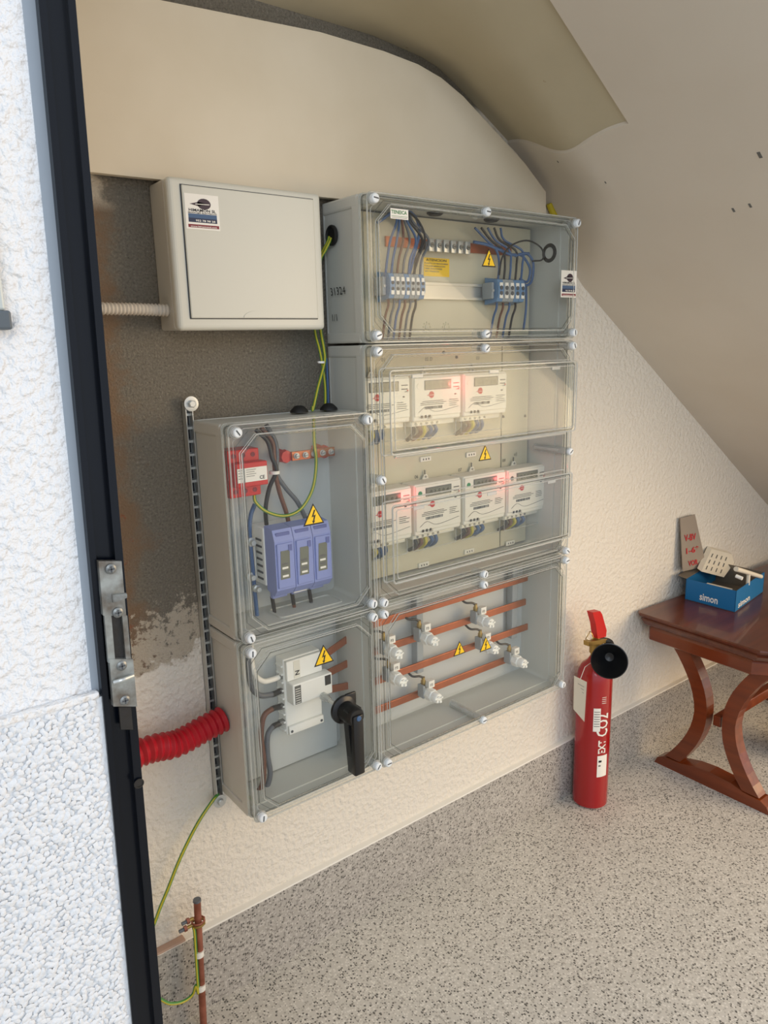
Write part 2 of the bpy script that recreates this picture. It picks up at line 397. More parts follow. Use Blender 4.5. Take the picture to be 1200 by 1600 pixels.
for u, v, r in ((1187, 242, .004), (1172, 321, .003), (1146, 328, .003), (946, 285, .0015), (871, 284, .0015)):
    d = ray(u, v); p = CAM+d*((A0-CAM).dot(nn)/d.dot(nn)); p = Vector((p.x, p.y, Zs(p.x, p.y)))
    holes.box(p-Vector((r*1.8, r*.7, .0008)), p+Vector((r*1.8, r*.7, .0005)), 'ink_grey', rot=Matrix.Rotation(.586, 3, 'Y'))
ho = holes.build('chipped_holes'); ho['kind'] = 'stuff'; ho['label'] = 'small chipped holes in the plaster of the stair underside'; ho['category'] = 'plaster chips'
# niche side wall (out of sight behind the door frame)
struct(MB().box((-.86, -.52, 0), (-.74, 0, 2.7), 'soffit_paint'), 'wall_left')
# outer wall left of the doorway, its edge runs a little out of plumb
YW = -.585
def edge(x_bot, x_top, z): return x_bot+(x_top-x_bot)*(z-.62)/(1.64-.62)
Aup = [at(37, 0, YW), at(150, 1070, YW)]; Alo = [at(156, 1095, YW), at(203, 1600, YW)]
xtop = lambda z: Aup[1].x+(Aup[0].x-Aup[1].x)*(z-Aup[1].z)/(Aup[0].z-Aup[1].z)
xlo = lambda z: Alo[1].x+(Alo[0].x-Alo[1].x)*(z-Alo[1].z)/(Alo[0].z-Alo[1].z)
zl = at(150, 1086, YW).z
ow = MB(); ow.prism([(-3.4, YW, 0), (xlo(0), YW, 0), (xlo(zl), YW, zl), (xtop(zl+.008), YW, zl+.008), (xtop(2.7), YW, 2.7), (-3.4, YW, 2.7)], (0, .085, 0), 'stucco_out')
wf = struct(ow, 'wall_front', label='white textured outer wall left of the black door frame')
pb = MB(); pb.prism([(-3.4, YW-.007, 0), (xlo(0), YW-.007, 0), (xlo(zl), YW-.007, zl), (-3.4, YW-.007, zl)], (0, .007, 0), 'pebble_paint')
pb.box((-3.4, YW-.010, zl), (xtop(zl), YW, zl+.007), 'stucco_out', .002)
rnd = random.Random(3); ico = []
_bm = bmesh.new(); bmesh.ops.create_icosphere(_bm, subdivisions=1, radius=1); icoV = [q.co.copy() for q in _bm.verts]; icoF = [[q.index for q in f.verts] for f in _bm.faces]; _bm.free()
z = .40
row = 0
while z < zl-.003:
    x = -1.12+(row % 2)*.0035
    while x < xlo(z)-.005:
        px, pz = x+rnd.uniform(-.0018, .0018), z+rnd.uniform(-.0018, .0018); r = rnd.uniform(.0027, .0046)
        sc_ = Vector((r*rnd.uniform(.9, 1.5), r*rnd.uniform(.35, .6), r*rnd.uniform(.7, 1.05)))
        Rm = Matrix.Rotation(rnd.uniform(-1.5, 1.5), 3, 'Y') @ Matrix.Rotation(rnd.uniform(-.4, .4), 3, 'X')
        pb.add([Vector((px, YW-.008, pz))+Rm @ Vector((q.x*sc_.x, q.y*sc_.y, q.z*sc_.z)) for q in icoV], icoF, 'pebble_paint', True)
        x += .0058
    z += .0053; row += 1
po = pb.build('pebble_dash', wf); po['kind'] = 'stuff'; po['label'] = 'white painted pebble dash on the lower part of the outer wall'
# grey putty strip and black steel door frame
def strip(mb, top, bot, y0, y1, m, zt=2.4, zb=0):
    """top/bot: (u_left, u_right) at image rows 0 and 1600"""
    a = [at(top[0], 0, y0), at(top[1], 0, y0), at(bot[1], 1600, y0), at(bot[0], 1600, y0)]
    def ex(p, q, z): return Vector((q.x+(p.x-q.x)*(z-q.z)/(p.z-q.z), y0, z))
    mb.prism([ex(a[0], a[3], zt), ex(a[1], a[2], zt), ex(a[1], a[2], zb), ex(a[0], a[3], zb)], (0, y1-y0, 0), m); return mb
pt = MB(); strip(pt, (34, 66), (196, 214), YW-.0005, -.53, 'putty'); struct(pt, 'trim_1', label='grey mortar strip between white wall and black frame')
dr = MB()
strip(dr, (60, 72), (207, 216), YW-.010, -.53, 'door_black')
strip(dr, (71, 108), (215, 244), YW-.004, -.53, 'door_black')
strip(dr, (106, 118), (242, 255), YW-.012, -.53, 'door_black')
dfr = struct(dr, 'door_1', label='black glossy steel door frame, out of plumb')
def fx(u0, v0, u1, v1, y0, th, name, m, parent=dfr, bev=.0015):
    """plate on the frame between two pixel corners, sheared along the leaning frame"""
    k = .086; a, b_, c, d = at(u0, v0, y0), at(u1, v0, y0), at(u1+k*(v1-v0), v1, y0), at(u0+k*(v1-v0), v1, y0)
    mb = MB(); mb.prism([a, b_, c, d], (0, th, 0), m); return mb.build(name, parent)
yp = YW-.016
def frame_screw(u, v, parent):
    c = at(u, v, yp-.0005); mb = MB(); mb.lathe(c, (0, -1, 0), [(0, .0052), (.001, .005), (.002, .0032)], 'steel', 14)
    mb.box(c+Vector((-.003, -.0024, -.0006)), c+Vector((.003, -.0017, .0006)), 'slot_dark'); mb.box(c+Vector((-.0006, -.0024, -.003)), c+Vector((.0006, -.0017, .003)), 'slot_dark')
    mb.build('screw', parent)
pz1 = fx(154, 877, 190, 962, yp, .006, 'strike_plate', 'steel_old')
frame_screw(173, 889, pz1); frame_screw(184, 963-6, pz1)
kk = MB(); a, b_ = at(177, 942, yp-.002), at(199, 934, yp-.016)
kk.prism([a, b_, b_+Vector((0, 0, .004)), a+Vector((0, 0, .008))], (0, .004, 0), 'steel_old'); kk.build('strike_tongue', dfr)
fx(163, 962, 174, 1036, yp, .004, 'strike_strip', 'steel_old')
fx(174, 962, 196, 1032, YW-.0125, .004, 'strike_slot', 'door_black_worn')
fx(191, 962, 199, 1030, yp, .008, 'strike_lip', 'steel_old')
pz2 = fx(171, 1030, 208, 1104, yp-.001, .006, 'strike_plate', 'steel_old')
frame_screw(190, 1040, pz2); frame_screw(195, 1094, pz2)
lip = MB(); lip.tube(smooth_path([at(178, 1066, yp-.002), at(192, 1062, yp-.006), at(208, 1056, yp-.002)]), .002, 'zinc', 8); lip.build('strike_ridge', pz2)
fx(186, 1105, 205, 1140, YW-.0135, .003, 'worn_paint', 'door_black_worn')
bh = MB(); bh.lathe(at(217, 1224, YW-.0135), (0, -1, 0), [(0, .0052), (.0008, .0052), (.0008, .0040), (.0001, .0038)], 'door_black_worn', 16); bh.build('bolt_hole', dfr)

# ================================================================== BOARD ABOVE THE BOXES
bpts = [(-.72, 1.636), (-.022, 1.6416), (.6201, 1.652), (.6178, 1.7125), (.5416, 1.7676), (.4151, 1.8376), (.3445, 1.877), (.2833, 1.9011), (.22, 1.915), (.1328, 1.922), (-.0151, 1.9248), (-.3183, 1.9076), (-.72, 1.88)]
bd = MB(); bd.prism([(x, -.030, z) for x, z in bpts], (0, .014, 0), 'board_paint')
tag(bd.build('cover_board'), 'cream painted board with a clipped right corner, fixed above the boxes', 'board')
yt = MB(); yt.tube(smooth_path([at(858, 318, -.012), at(864, 332, -.014), at(874, 350, -.02)]), .008, 'yellow_tube', 10)
tag(yt.build('yellow_conduit'), 'short yellow tube end showing between the board and the top box', 'tube')

# ================================================================== ENCLOSURES
YB, YF, YL = -.006, -.128, -.158
def rect(x0, x1, z0, z1, y, c=0):
    if not c: return [(x0, y, z0), (x1, y, z0), (x1, y, z1), (x0, y, z1)]
    return [(x0+c, y, z0), (x1-c, y, z0), (x1, y, z0+c), (x1, y, z1-c), (x1-c, y, z1), (x0+c, y, z1), (x0, y, z1-c), (x0, y, z0+c)]
def rrect(x0, x1, z0, z1, y, r, n=4):
    out = []
    for cx, cz, a0 in ((x1-r, z0+r, -PI/2), (x1-r, z1-r, 0), (x0+r, z1-r, PI/2), (x0+r, z0+r, PI)):
        out += [(cx+r*math.cos(a0+PI/2*k/n), y, cz+r*math.sin(a0+PI/2*k/n)) for k in range(n+1)]
    return out
def body(root, x0, x1, z0, z1, inner='abs_inner'):
    t = .0035; g = .0006; x0 += g; x1 -= g; z0 += g; z1 -= g
    b_ = MB(); b_.box((x0+.002, YB, z0+.002), (x1-.002, YB-.004, z1-.002), inner)
    b_.ring(rrect(x0, x1, z0, z1, YF, .010), rrect(x0+t, x1-t, z0+t, z1-t, YF, .008), (0, .022, 0), 'abs_grey')          # front collar
    b_.ring(rrect(x0+.003, x1-.003, z0+.003, z1-.003, YF+.022, .010), rrect(x0+.003+t, x1-.003-t, z0+.003+t, z1-.003-t, YF+.022, .008), (0, YB-YF-.024, 0), 'abs_grey')
    for za, zb in ((z1-.024, z1-.001), (z0+.001, z0+.022)):                                                                # raised bands at top and bottom of each side
        b_.box((x0-.0002, YF+.004, za), (x0+.008, YB-.002, zb), 'abs_grey', .004); b_.box((x1-.004, YF+.004, za), (x1-.0004, YB-.002, zb), 'abs_grey', .0015)
    b_.build('body', root)
def knob(root, x, z, deep=False, y=YL):
    k = MB(); o = Vector((x, y+.002, z))
    k.lathe(o, (0, -1, 0), [(0, .0088), (.007, .0088), (.0088, .0074), (.0092, .006)], 'knob_white', 18)
    k.box((x-.0055, y-.0078, z-.0011), (x+.0055, y-.0069, z+.0011), 'slot_dark', rot=Matrix.Rotation(((x*977+z*531) % 3.1)-1.2, 3, 'Y'))
    if deep: k.cyl((x, y+.002, z), (x, -.05, z), .0092, 'clear_boss', 16).cyl((x, y+.020, z), (x, -.05, z), .0070, 'clear_boss', 16).cyl((x, y+.035, z), (x, -.05, z), .0032, 'white_plastic', 10)
    else: k.cyl((x, y+.002, z), (x, YF+.002, z), .0098, 'clear_boss', 16)
    k.tube([(x+.0105*math.cos(a), y+.003, z+.0105*math.sin(a)) for a in fr(0, 2*PI*15/16, 15)], .0009, 'clear_edge', 5, closed=True)
    k.build('lid_screw', root)
def lid(root, x0, x1, z0, z1, knobs, ch=.030, deep=(), step=.020):
    g = .0008; x0 += g; x1 -= g; z0 += g; z1 -= g; r = .011; t = .0025; L_ = MB()
    L_.ring(rrect(x0, x1, z0, z1, YL+.006, r), rrect(x0+t, x1-t, z0+t, z1-t, YL+.006, r-t), (0, YF-YL-.006, 0), 'clear')
    n = 4; i = step
    O = rect(x0, x1, z0, z1, YL+.006, .0105); I = rect(x0+i, x1-i, z0+i, z1-i, YL+.006, ch)
    # front: flange around, low wall, raised pane with clipped corners
    L_.ring(O, I, (0, .0022, 0), 'clear')
    P1 = rect(x0+i, x1-i, z0+i, z1-i, YL-.002, ch); P2 = rect(x0+i+.003, x1-i-.003, z0+i+.003, z1-i-.003, YL-.002, ch-.001)
    L_.ring(P1, P2, (0, .008, 0), 'clear'); lo = L_.build('lid', root)
    p = MB(); p.prism([(a, YL-.002, c) for a, _, c in P1], (0, .0022, 0), 'clear'); p.build('lid_pane', lo)
    e = MB(); e.tube(rrect(x0+.001, x1-.001, z0+.001, z1-.001, YF-.003, r), .0018, 'clear_edge', 6, closed=True)
    e.tube(rrect(x0+.0015, x1-.0015, z0+.0015, z1-.0015, YL+.0065, r), .0017, 'clear_edge', 6, closed=True)
    e.tube(P1, .0011, 'clear_edge', 6, closed=True); e.tube([(a, YL+.006, c) for a, _, c in I], .0010, 'clear_edge', 6, closed=True)
    e.tube(rect(x0+i*.45, x1-i*.45, z0+i*.45, z1-i*.45, YL+.0065, ch*.7), .0007, 'clear_edge', 5, closed=True)
    e.tube(rrect(x0+.004, x1-.004, z0+.004, z1-.004, YF-.006, r-.003), .0016, 'clear_refraction_line', 5, closed=True)
    e.tube([(a, YL+.0015, c) for a, _, c in rect(x0+i+.004, x1-i-.004, z0+i+.004, z1-i-.004, 0, ch-.001)], .0012, 'clear_refraction_line', 5, closed=True)
    e.tube(rect(x0+i*.7, x1-i*.7, z0+i*.7, z1-i*.7, YL+.008, ch*.85), .0009, 'clear_refraction_line', 5, closed=True)
    e.build('lid_edge_lines', lo)  # beads only: bright glints and dark refraction painted along the lid edges
    for j, (kx, kz) in enumerate(knobs): knob(lo, kx, kz, j in deep)
    return lo
def triangle(lo, u, v, size, y=YL-.0035):
    c = at(u, v, y); h = size; p = lambda s_, dy: [(c.x-s_*.56, y+dy, c.z-s_*.42), (c.x+s_*.56, y+dy, c.z-s_*.42), (c.x, y+dy, c.z+s_*.58)]
    t = MB(); t.prism(p(h, 0), (0, .0008, 0), 'ink'); t.prism([(q[0], q[1], q[2]) for q in p(h*.84, -.0003)], (0, .0004, 0), 'sticker_yellow')
    s_ = h*.30; zc = c.z-h*.02
    B_ = [(.10, 1.0), (-.38, -.10), (.02, -.02), (-.16, -.72), (-.34, -.62), (-.10, -1.15), (.22, -.70), (.06, -.72), (.36, .22), (-.04, .12), (.34, 1.0)]
    t.prism([(c.x+a*s_, y-.0006, zc+b_*s_) for a, b_ in B_], (0, .0004, 0), 'ink'); t.build('warning_sticker', lo)
def company_sticker(parent, p, wd, ht, R=Vector((1, 0, 0)), U=Vector((0, 0, 1)), nrm=Vector((0, -1, 0)), name='company_sticker'):
    """p: top-left corner on the surface"""
    t = MB(); q = lambda a, b_, k=0: p+R*(a*wd)-U*(b_*ht)+nrm*(.0006+k*.0002)
    def pl(a0, b0, a1, b1, m, k=1): t.prism([q(a0, b0, k), q(a1, b0, k), q(a1, b1, k), q(a0, b1, k)], nrm*-.0004, m)
    pl(0, 0, 1, 1, 'sticker_white', 0); pl(.08, .56, .92, .78, 'sticker_blue'); pl(.08, .68, .92, .80, 'sticker_navy', 2); pl(.06, .86, .97, .95, 'sticker_maroon')
    c = [q(.56+.20*math.cos(a), .27+.155*math.sin(a), 2) for a in fr(0, 2*PI*15/16, 15)]; t.prism(c, nrm*-.0003, 'sticker_dark')
    t.prism([q(.14, .29, 2), q(.40, .22, 2), q(.66, .26, 2), q(.40, .34, 2)], nrm*-.0003, 'sticker_dark')
    t.prism([q(.30, .275, 3), q(.72, .265, 3), q(.72, .285, 3), q(.30, .295, 3)], nrm*-.0002, 'sticker_white')
    t.text('HIMAMON SL', q(.10, .495, 2), ht*.11, 'ink', R, U, width=wd*.80)
    t.text('MONTAJES ELECTRICOS', q(.08, .55, 2), ht*.05, 'ink', R, U, width=wd*.84)
    t.text('952 78 98 28', q(.28, .775, 4), ht*.075, 'sticker_white', R, U, width=wd*.58)
    t.text('www.himamonsl.com', q(.12, .935, 3), ht*.06, 'sticker_white', R, U, width=wd*.78)
    t.build(name, parent)
K = dict(T=(1.6218, 1.3816), Mx=(1.3518, .8547), B=(.8297, .4948), L1=(1.2263, .8591), L2=(.8306, .498))
XR0, XR1, XL0, XL1 = -.0115, .5895, -.314, -.0125

# ---- top box: terminal strips
T = thing('terminal_enclosure', 'topmost clear-lidded grey box with blue terminal strips, touching the cream board', 'enclosure', (.289, 0, 1.367))
body(T, XR0, XR1, 1.367, 1.636)
TL_ = lid(T, XR0, XR1, 1.367, 1.636, [(x, z) for z in K['T'] for x in (0.002, .2875, .575)])
MB().box((.006, -.024, 1.378), (.572, -.020, 1.625), 'plate_cream').build('mounting_plate', T)
tr = MB(); zr = at(700, 455, -.035).z
tr.box((.10, -.024, zr-.014), (.52, -.028, zr+.014), 'zinc').box((.10, -.028, zr-.0175), (.52, -.034, zr-.012), 'zinc').box((.10, -.028, zr+.012), (.52, -.034, zr+.0175), 'zinc'); tr.build('din_rail', T)
cb = MB(); a, b_ = at(622, 376, -.03), at(787, 391, -.03); zc_ = (a.z+b_.z)/2-.002; cb.box((at(603, 379, -.03).x, -.026, zc_-.010), (.50, -.031, zc_+.010), 'copper'); cb.build('copper_strip', T)
for u, v in ((667, 511), (697, 511)):
    g_ = MB(); c = at(u, v, -.024); g_.lathe(c, (0, -1, 0), [(0, .0065), (.002, .006), (.003, .003)], 'plate_cream', 12)
    for k in range(8): a = k*PI/4; g_.box(c+Vector((math.cos(a)*.010-.0015, 0, math.sin(a)*.010-.0015)), c+Vector((math.cos(a)*.010+.0015, -.0018, math.sin(a)*.010+.0015)), 'plate_cream')
    g_.build('punched_boss', T)
g_ = MB(); c = Vector((XR0-.0005, -.042, at(520, 368, -.042).z))
g_.lathe(c, (-1, 0, 0), [(0, .019), (.004, .019), (.006, .016), (.003, .013)], 'black_rubber', 20); tag(g_.build('cable_gland', T), 'black cable gland on the left side')
g_ = MB(); g_.lathe((XR1-.003, -.075, at(830, 393, -.075).z), (-1, 0, 0), [(0, .022), (.004, .022), (.007, .018), (.007, .014), (.004, .013)], 'black_rubber', 22); g_.build('cable_gland', T)
for u in (680, 768):
    g_ = MB(); c = at(u, 345, -.07); g_.lathe((c.x, -.07, 1.630), (0, 0, -1), [(0, .018), (.004, .017), (.007, .013)], 'black_rubber', 20); g_.build('cable_gland', T)
hw = MB(); h2 = MB(); hw.text('31324', (XR0-.0009, -.030, at(518, 462, -.03).z), .021, 'ink', (0, -1, 0), (0, .18, 1), bold=False); h2.text('1/1', (XR0-.0009, -.032, at(518, 502, -.03).z), .019, 'ink', (0, -1, 0), (0, .1, 1), bold=False); hw.build('handwriting', T); h2.build('handwriting', T)
t = MB(); a = at(662, 402, -.0245); b_ = at(702, 433, -.0245); t.box((a.x, -.024, b_.z), (b_.x, -.0248, a.z), 'sticker_yellow')
t.text('ATENCION', (a.x+.006, -.0251, a.z-.007), .007, 'ink', width=(b_.x-a.x)*.8)
for k, s_ in enumerate(('PUNTO DE MANIOBRA', 'CUALQUIER MANIPULACION', 'DEBE REALIZARSE', 'SIN TENSION')): t.text(s_, (a.x+.002, -.0251, a.z-.013-k*.0055), .0042, 'ink_grey', width=(b_.x-a.x)*(.92-.12*k))
t.build('notice_sticker', T)
t = MB(); a = at(610, 325, YL-.003); b_ = at(638, 344, YL-.003); t.box((a.x, YL-.0025, b_.z), (b_.x, YL-.0032, a.z), 'sticker_white')
t.text('TENEICA', (a.x+.0015, YL-.0035, a.z-.0088), .0088, 'sticker_green', width=(b_.x-a.x)*.88); t.box((a.x+.002, YL-.0035, b_.z+.0045), (b_.x-.002, YL-.0033, b_.z+.0052), 'sticker_green'); t.box((a.x+.003, YL-.0035, b_.z+.002), (b_.x-.003, YL-.0033, b_.z+.0026), 'ink_grey'); t.build('maker_sticker', TL_)
triangle(TL_, 764, 405, .036)
company_sticker(TL_, at(877, 422, YL-.001)+Vector((0, 0, 0)), at(901, 423, YL).x-at(877, 423, YL).x, at(889, 422, YL).z-at(889, 464, YL).z)

def terminal_strip(u0, u1, n, z, label, wires_up, wires_dn, end_left=True):
    xa, xb = at(u0, z, -.06).x, at(u1, z, -.06).x; zc = at((u0+u1)/2, z, -.06).z
    r = thing('terminal_strip', label, 'terminal strip', ((xa+xb)/2, -.034, zc-.026), 'terminal strips on the rail of the top box'); p = (xb-xa)/n
    for k in range(n):
        m = 'terminal_blue' if k % 3 == 0 or k > n-2 else 'terminal_grey'; x = xa+k*p; t = MB()
        t.prism([(x+.0003, -.034, zc-.030), (x+.0003, -.072, zc-.024), (x+.0003, -.078, zc-.010), (x+.0003, -.078, zc+.010), (x+.0003, -.072, zc+.024), (x+.0003, -.034, zc+.030)], (p-.0008, 0, 0), m)
        for dz in (-.013, .013): t.box((x+p*.22, -.0785, zc+dz-.004), (x+p*.78, -.077, zc+dz+.004), 'sticker_white'); t.cyl((x+p*.5, -.0784, zc+dz*.45), (x+p*.5, -.0792, zc+dz*.45), p*.27, 'slot_dark', 8)
        t.build('terminal', r)
    for x in (xa-.009, xb+.001):
        e = MB(); e.box((x, -.034, zc-.018), (x+.008, -.066, zc+.018), 'terminal_grey', .002); e.cyl((x+.004, -.066, zc), (x+.004, -.068, zc), .003, 'zinc', 10); e.build('end_stop', r)
    for j, (pts, m, rad) in enumerate(wires_up): MB().tube(pix(pts), rad, m, 8).build('wire', r)
    for k, m in enumerate(wires_dn):
        x = xa+(k+.6)*p*n/len(wires_dn)*.93; MB().tube(smooth_path([(x, -.060, zc-.020), (x-.002, -.062, zc-.038), (x-.006, -.056, zc-.060), (x-.010, -.05, 1.374)]), .0026, m, 8).cyl((x, -.060, zc-.018), (x-.0006, -.0606, zc-.028), .0029, 'copper', 8).build('wire', r)
    return r
up = []
for k, m in enumerate(('wire_blue', 'wire_blue', 'wire_brown', 'wire_grey', 'wire_blue', 'wire_black', 'wire_grey')):
    u = 602+k*9; up.append(([(u, 432, -.062), (u+3, 405, -.064), (u+8+k, 375, -.066), (620+k*4, 345, -.064), (616+k*4, 325, -.05)], m, .0026))
up.append(([(646, 428, -.066), (655, 400, -.072), (664, 372, -.074), (655, 347, -.07), (640, 332, -.06)], 'wire_black', .0022))
up.append(([(640, 428, -.062), (648, 395, -.062), (655, 362, -.062), (648, 338, -.06), (625, 326, -.05), (590, 348, -.05)], 'wire_blue', .003))
terminal_strip(601, 656, 7, 448, 'wider blue and grey terminal strip at the left end of the top box rail', up, ('wire_brown', 'wire_grey', 'wire_blue', 'wire_brown', 'wire_grey', 'wire_black'))
up = []
for k, m in enumerate(('wire_blue', 'wire_black', 'wire_blue', 'wire_black', 'wire_blue')):
    u = 778+k*9; up.append(([(u, 438, -.062), (u+2, 415, -.066), (u-2+k, 392, -.066), (760+k*7, 375, -.06), (742+k*10, 356, -.06)], m, .0026))
up.append(([(815, 438, -.062), (822, 446, -.066), (831, 438, -.07), (833, 410, -.07), (822, 396, -.068), (805, 400, -.066)], 'wire_blue', .003))
up.append(([(812, 436, -.062), (824, 440, -.064), (828, 420, -.066), (816, 400, -.064), (800, 398, -.064)], 'wire_blue', .003))
up.append(([(780, 430, -.07), (785, 402, -.074), (800, 383, -.076), (825, 376, -.076), (846, 388, -.076), (848, 405, -.074), (832, 408, -.072)], 'wire_black', .002))
up.append(([(740, 378, -.06), (760, 382, -.064), (780, 390, -.066), (800, 398, -.066), (826, 396, -.06)], 'wire_blue', .0035))
up.append(([(822, 445, -.06), (822, 480, -.058), (818, 515, -.055)], 'wire_blue', .0028))
terminal_strip(770, 812, 5, 455, 'narrower blue and grey terminal strip at the right end of the top box rail', up, ('wire_blue', 'wire_brown', 'wire_blue', 'wire_black'))
e = thing('screw_connector_bar', 'silver screw connector bar on the cream plate of the top box', 'connector', (.2, -.031, at(700, 383, -.05).z))
xa, xb = at(668, 383, -.05).x, at(736, 383, -.05).x; zc = at(700, 385, -.05).z
MB().box((xa, -.031, zc-.008), (xb, -.045, zc+.008), 'steel', .001).build('bar', e)
for k in range(6):
    x = xa+(k+.5)*(xb-xa)/6; t = MB(); t.box((x-.0075, -.045, zc-.013), (x+.0075, -.052, zc+.013), 'zinc', .0012); t.cyl((x, -.052, zc), (x, -.0545, zc), .0050, 'steel', 12); t.box((x-.003, -.0552, zc-.0006), (x+.003, -.0545, zc+.0006), 'ink'); t.build('screw_terminal', e)

# ---- middle box: meters behind two hinged windows
G = thing('meter_enclosure', 'tall clear-lidded grey box with two hinged windows holding the electricity meters', 'enclosure', (.289, 0, .8425))
body(G, XR0, XR1, .8425, 1.366)
GL = lid(G, XR0, XR1, .8425, 1.366, [(.002, 1.3518), (.2875, 1.3518), (.575, 1.3518), (.004, at(593, 751, YL).z), (.575, at(885, 706, YL).z), (.002, .8547), (.2875, .8547), (.575, .8547)], deep=(4,))
MB().box((.006, -.024, .855), (.478, -.020, 1.355), 'plate_cream').box((.484, -.022, .855), (.578, -.018, 1.355), 'plate_cream').build('mounting_plate', G)
triangle(GL, 758, 709, .034)
def window(u0, u1, tl, tr, bl, br, name='hinged_window'):
    y1 = -.187; y0 = YL-.001; x0 = at(u0, tl, y1).x; x1 = at(u1, tr, y1).x
    zt = (at(u0, tl, y1).z+at(u1, tr, y1).z)/2; zb = (at(u0, bl, y1).z+at(u1, br, y1).z)/2
    W = MB(); W.ring(rrect(x0, x1, zb, zt, y1, .006), rrect(x0+.003, x1-.003, zb+.003, zt-.003, y1, .004), (0, y0-y1, 0), 'clear')
    wo = W.build(name, G); p = MB(); p.prism(rrect(x0, x1, zb, zt, y1, .006), (0, .0022, 0), 'clear'); p.build('window_pane', wo)
    e = MB(); e.tube(rrect(x0, x1, zb, zt, y1, .006), .0019, 'clear_edge', 6, closed=True)
    e.tube(rrect(x0+.009, x1-.009, zb+.009, zt-.009, y1-.0012, .005), .0012, 'clear_edge', 6, closed=True)
    e.tube(rrect(x0-.004, x1+.004, zb-.004, zt+.004, y0-.0005, .008), .0018, 'clear_edge', 6, closed=True)
    e.tube(rrect(x0+.004, x1-.004, zb+.004, zt-.004, y1+.004, .005), .0014, 'clear_refraction_line', 5, closed=True); e.cyl((x0+.02, y0-.012, zb-.006), (x1-.02, y0-.012, zb-.006), .004, 'clear_edge', 10); e.build('window_edge_lines', wo)  # beads paint the bright and dark lines light makes in window edges
    for fx_ in (.12, .5, .86):
        h = MB(); xx = x0+(x1-x0)*fx_; h.box((xx-.014, y1-.003, zt-.016), (xx+.014, y1-.0005, zt-.008), 'clear_edge', .001); h.build('catch', wo)
window(609, 902, 578, 566, 713, 671)
window(613, 894, 788, 741, 913, 838)

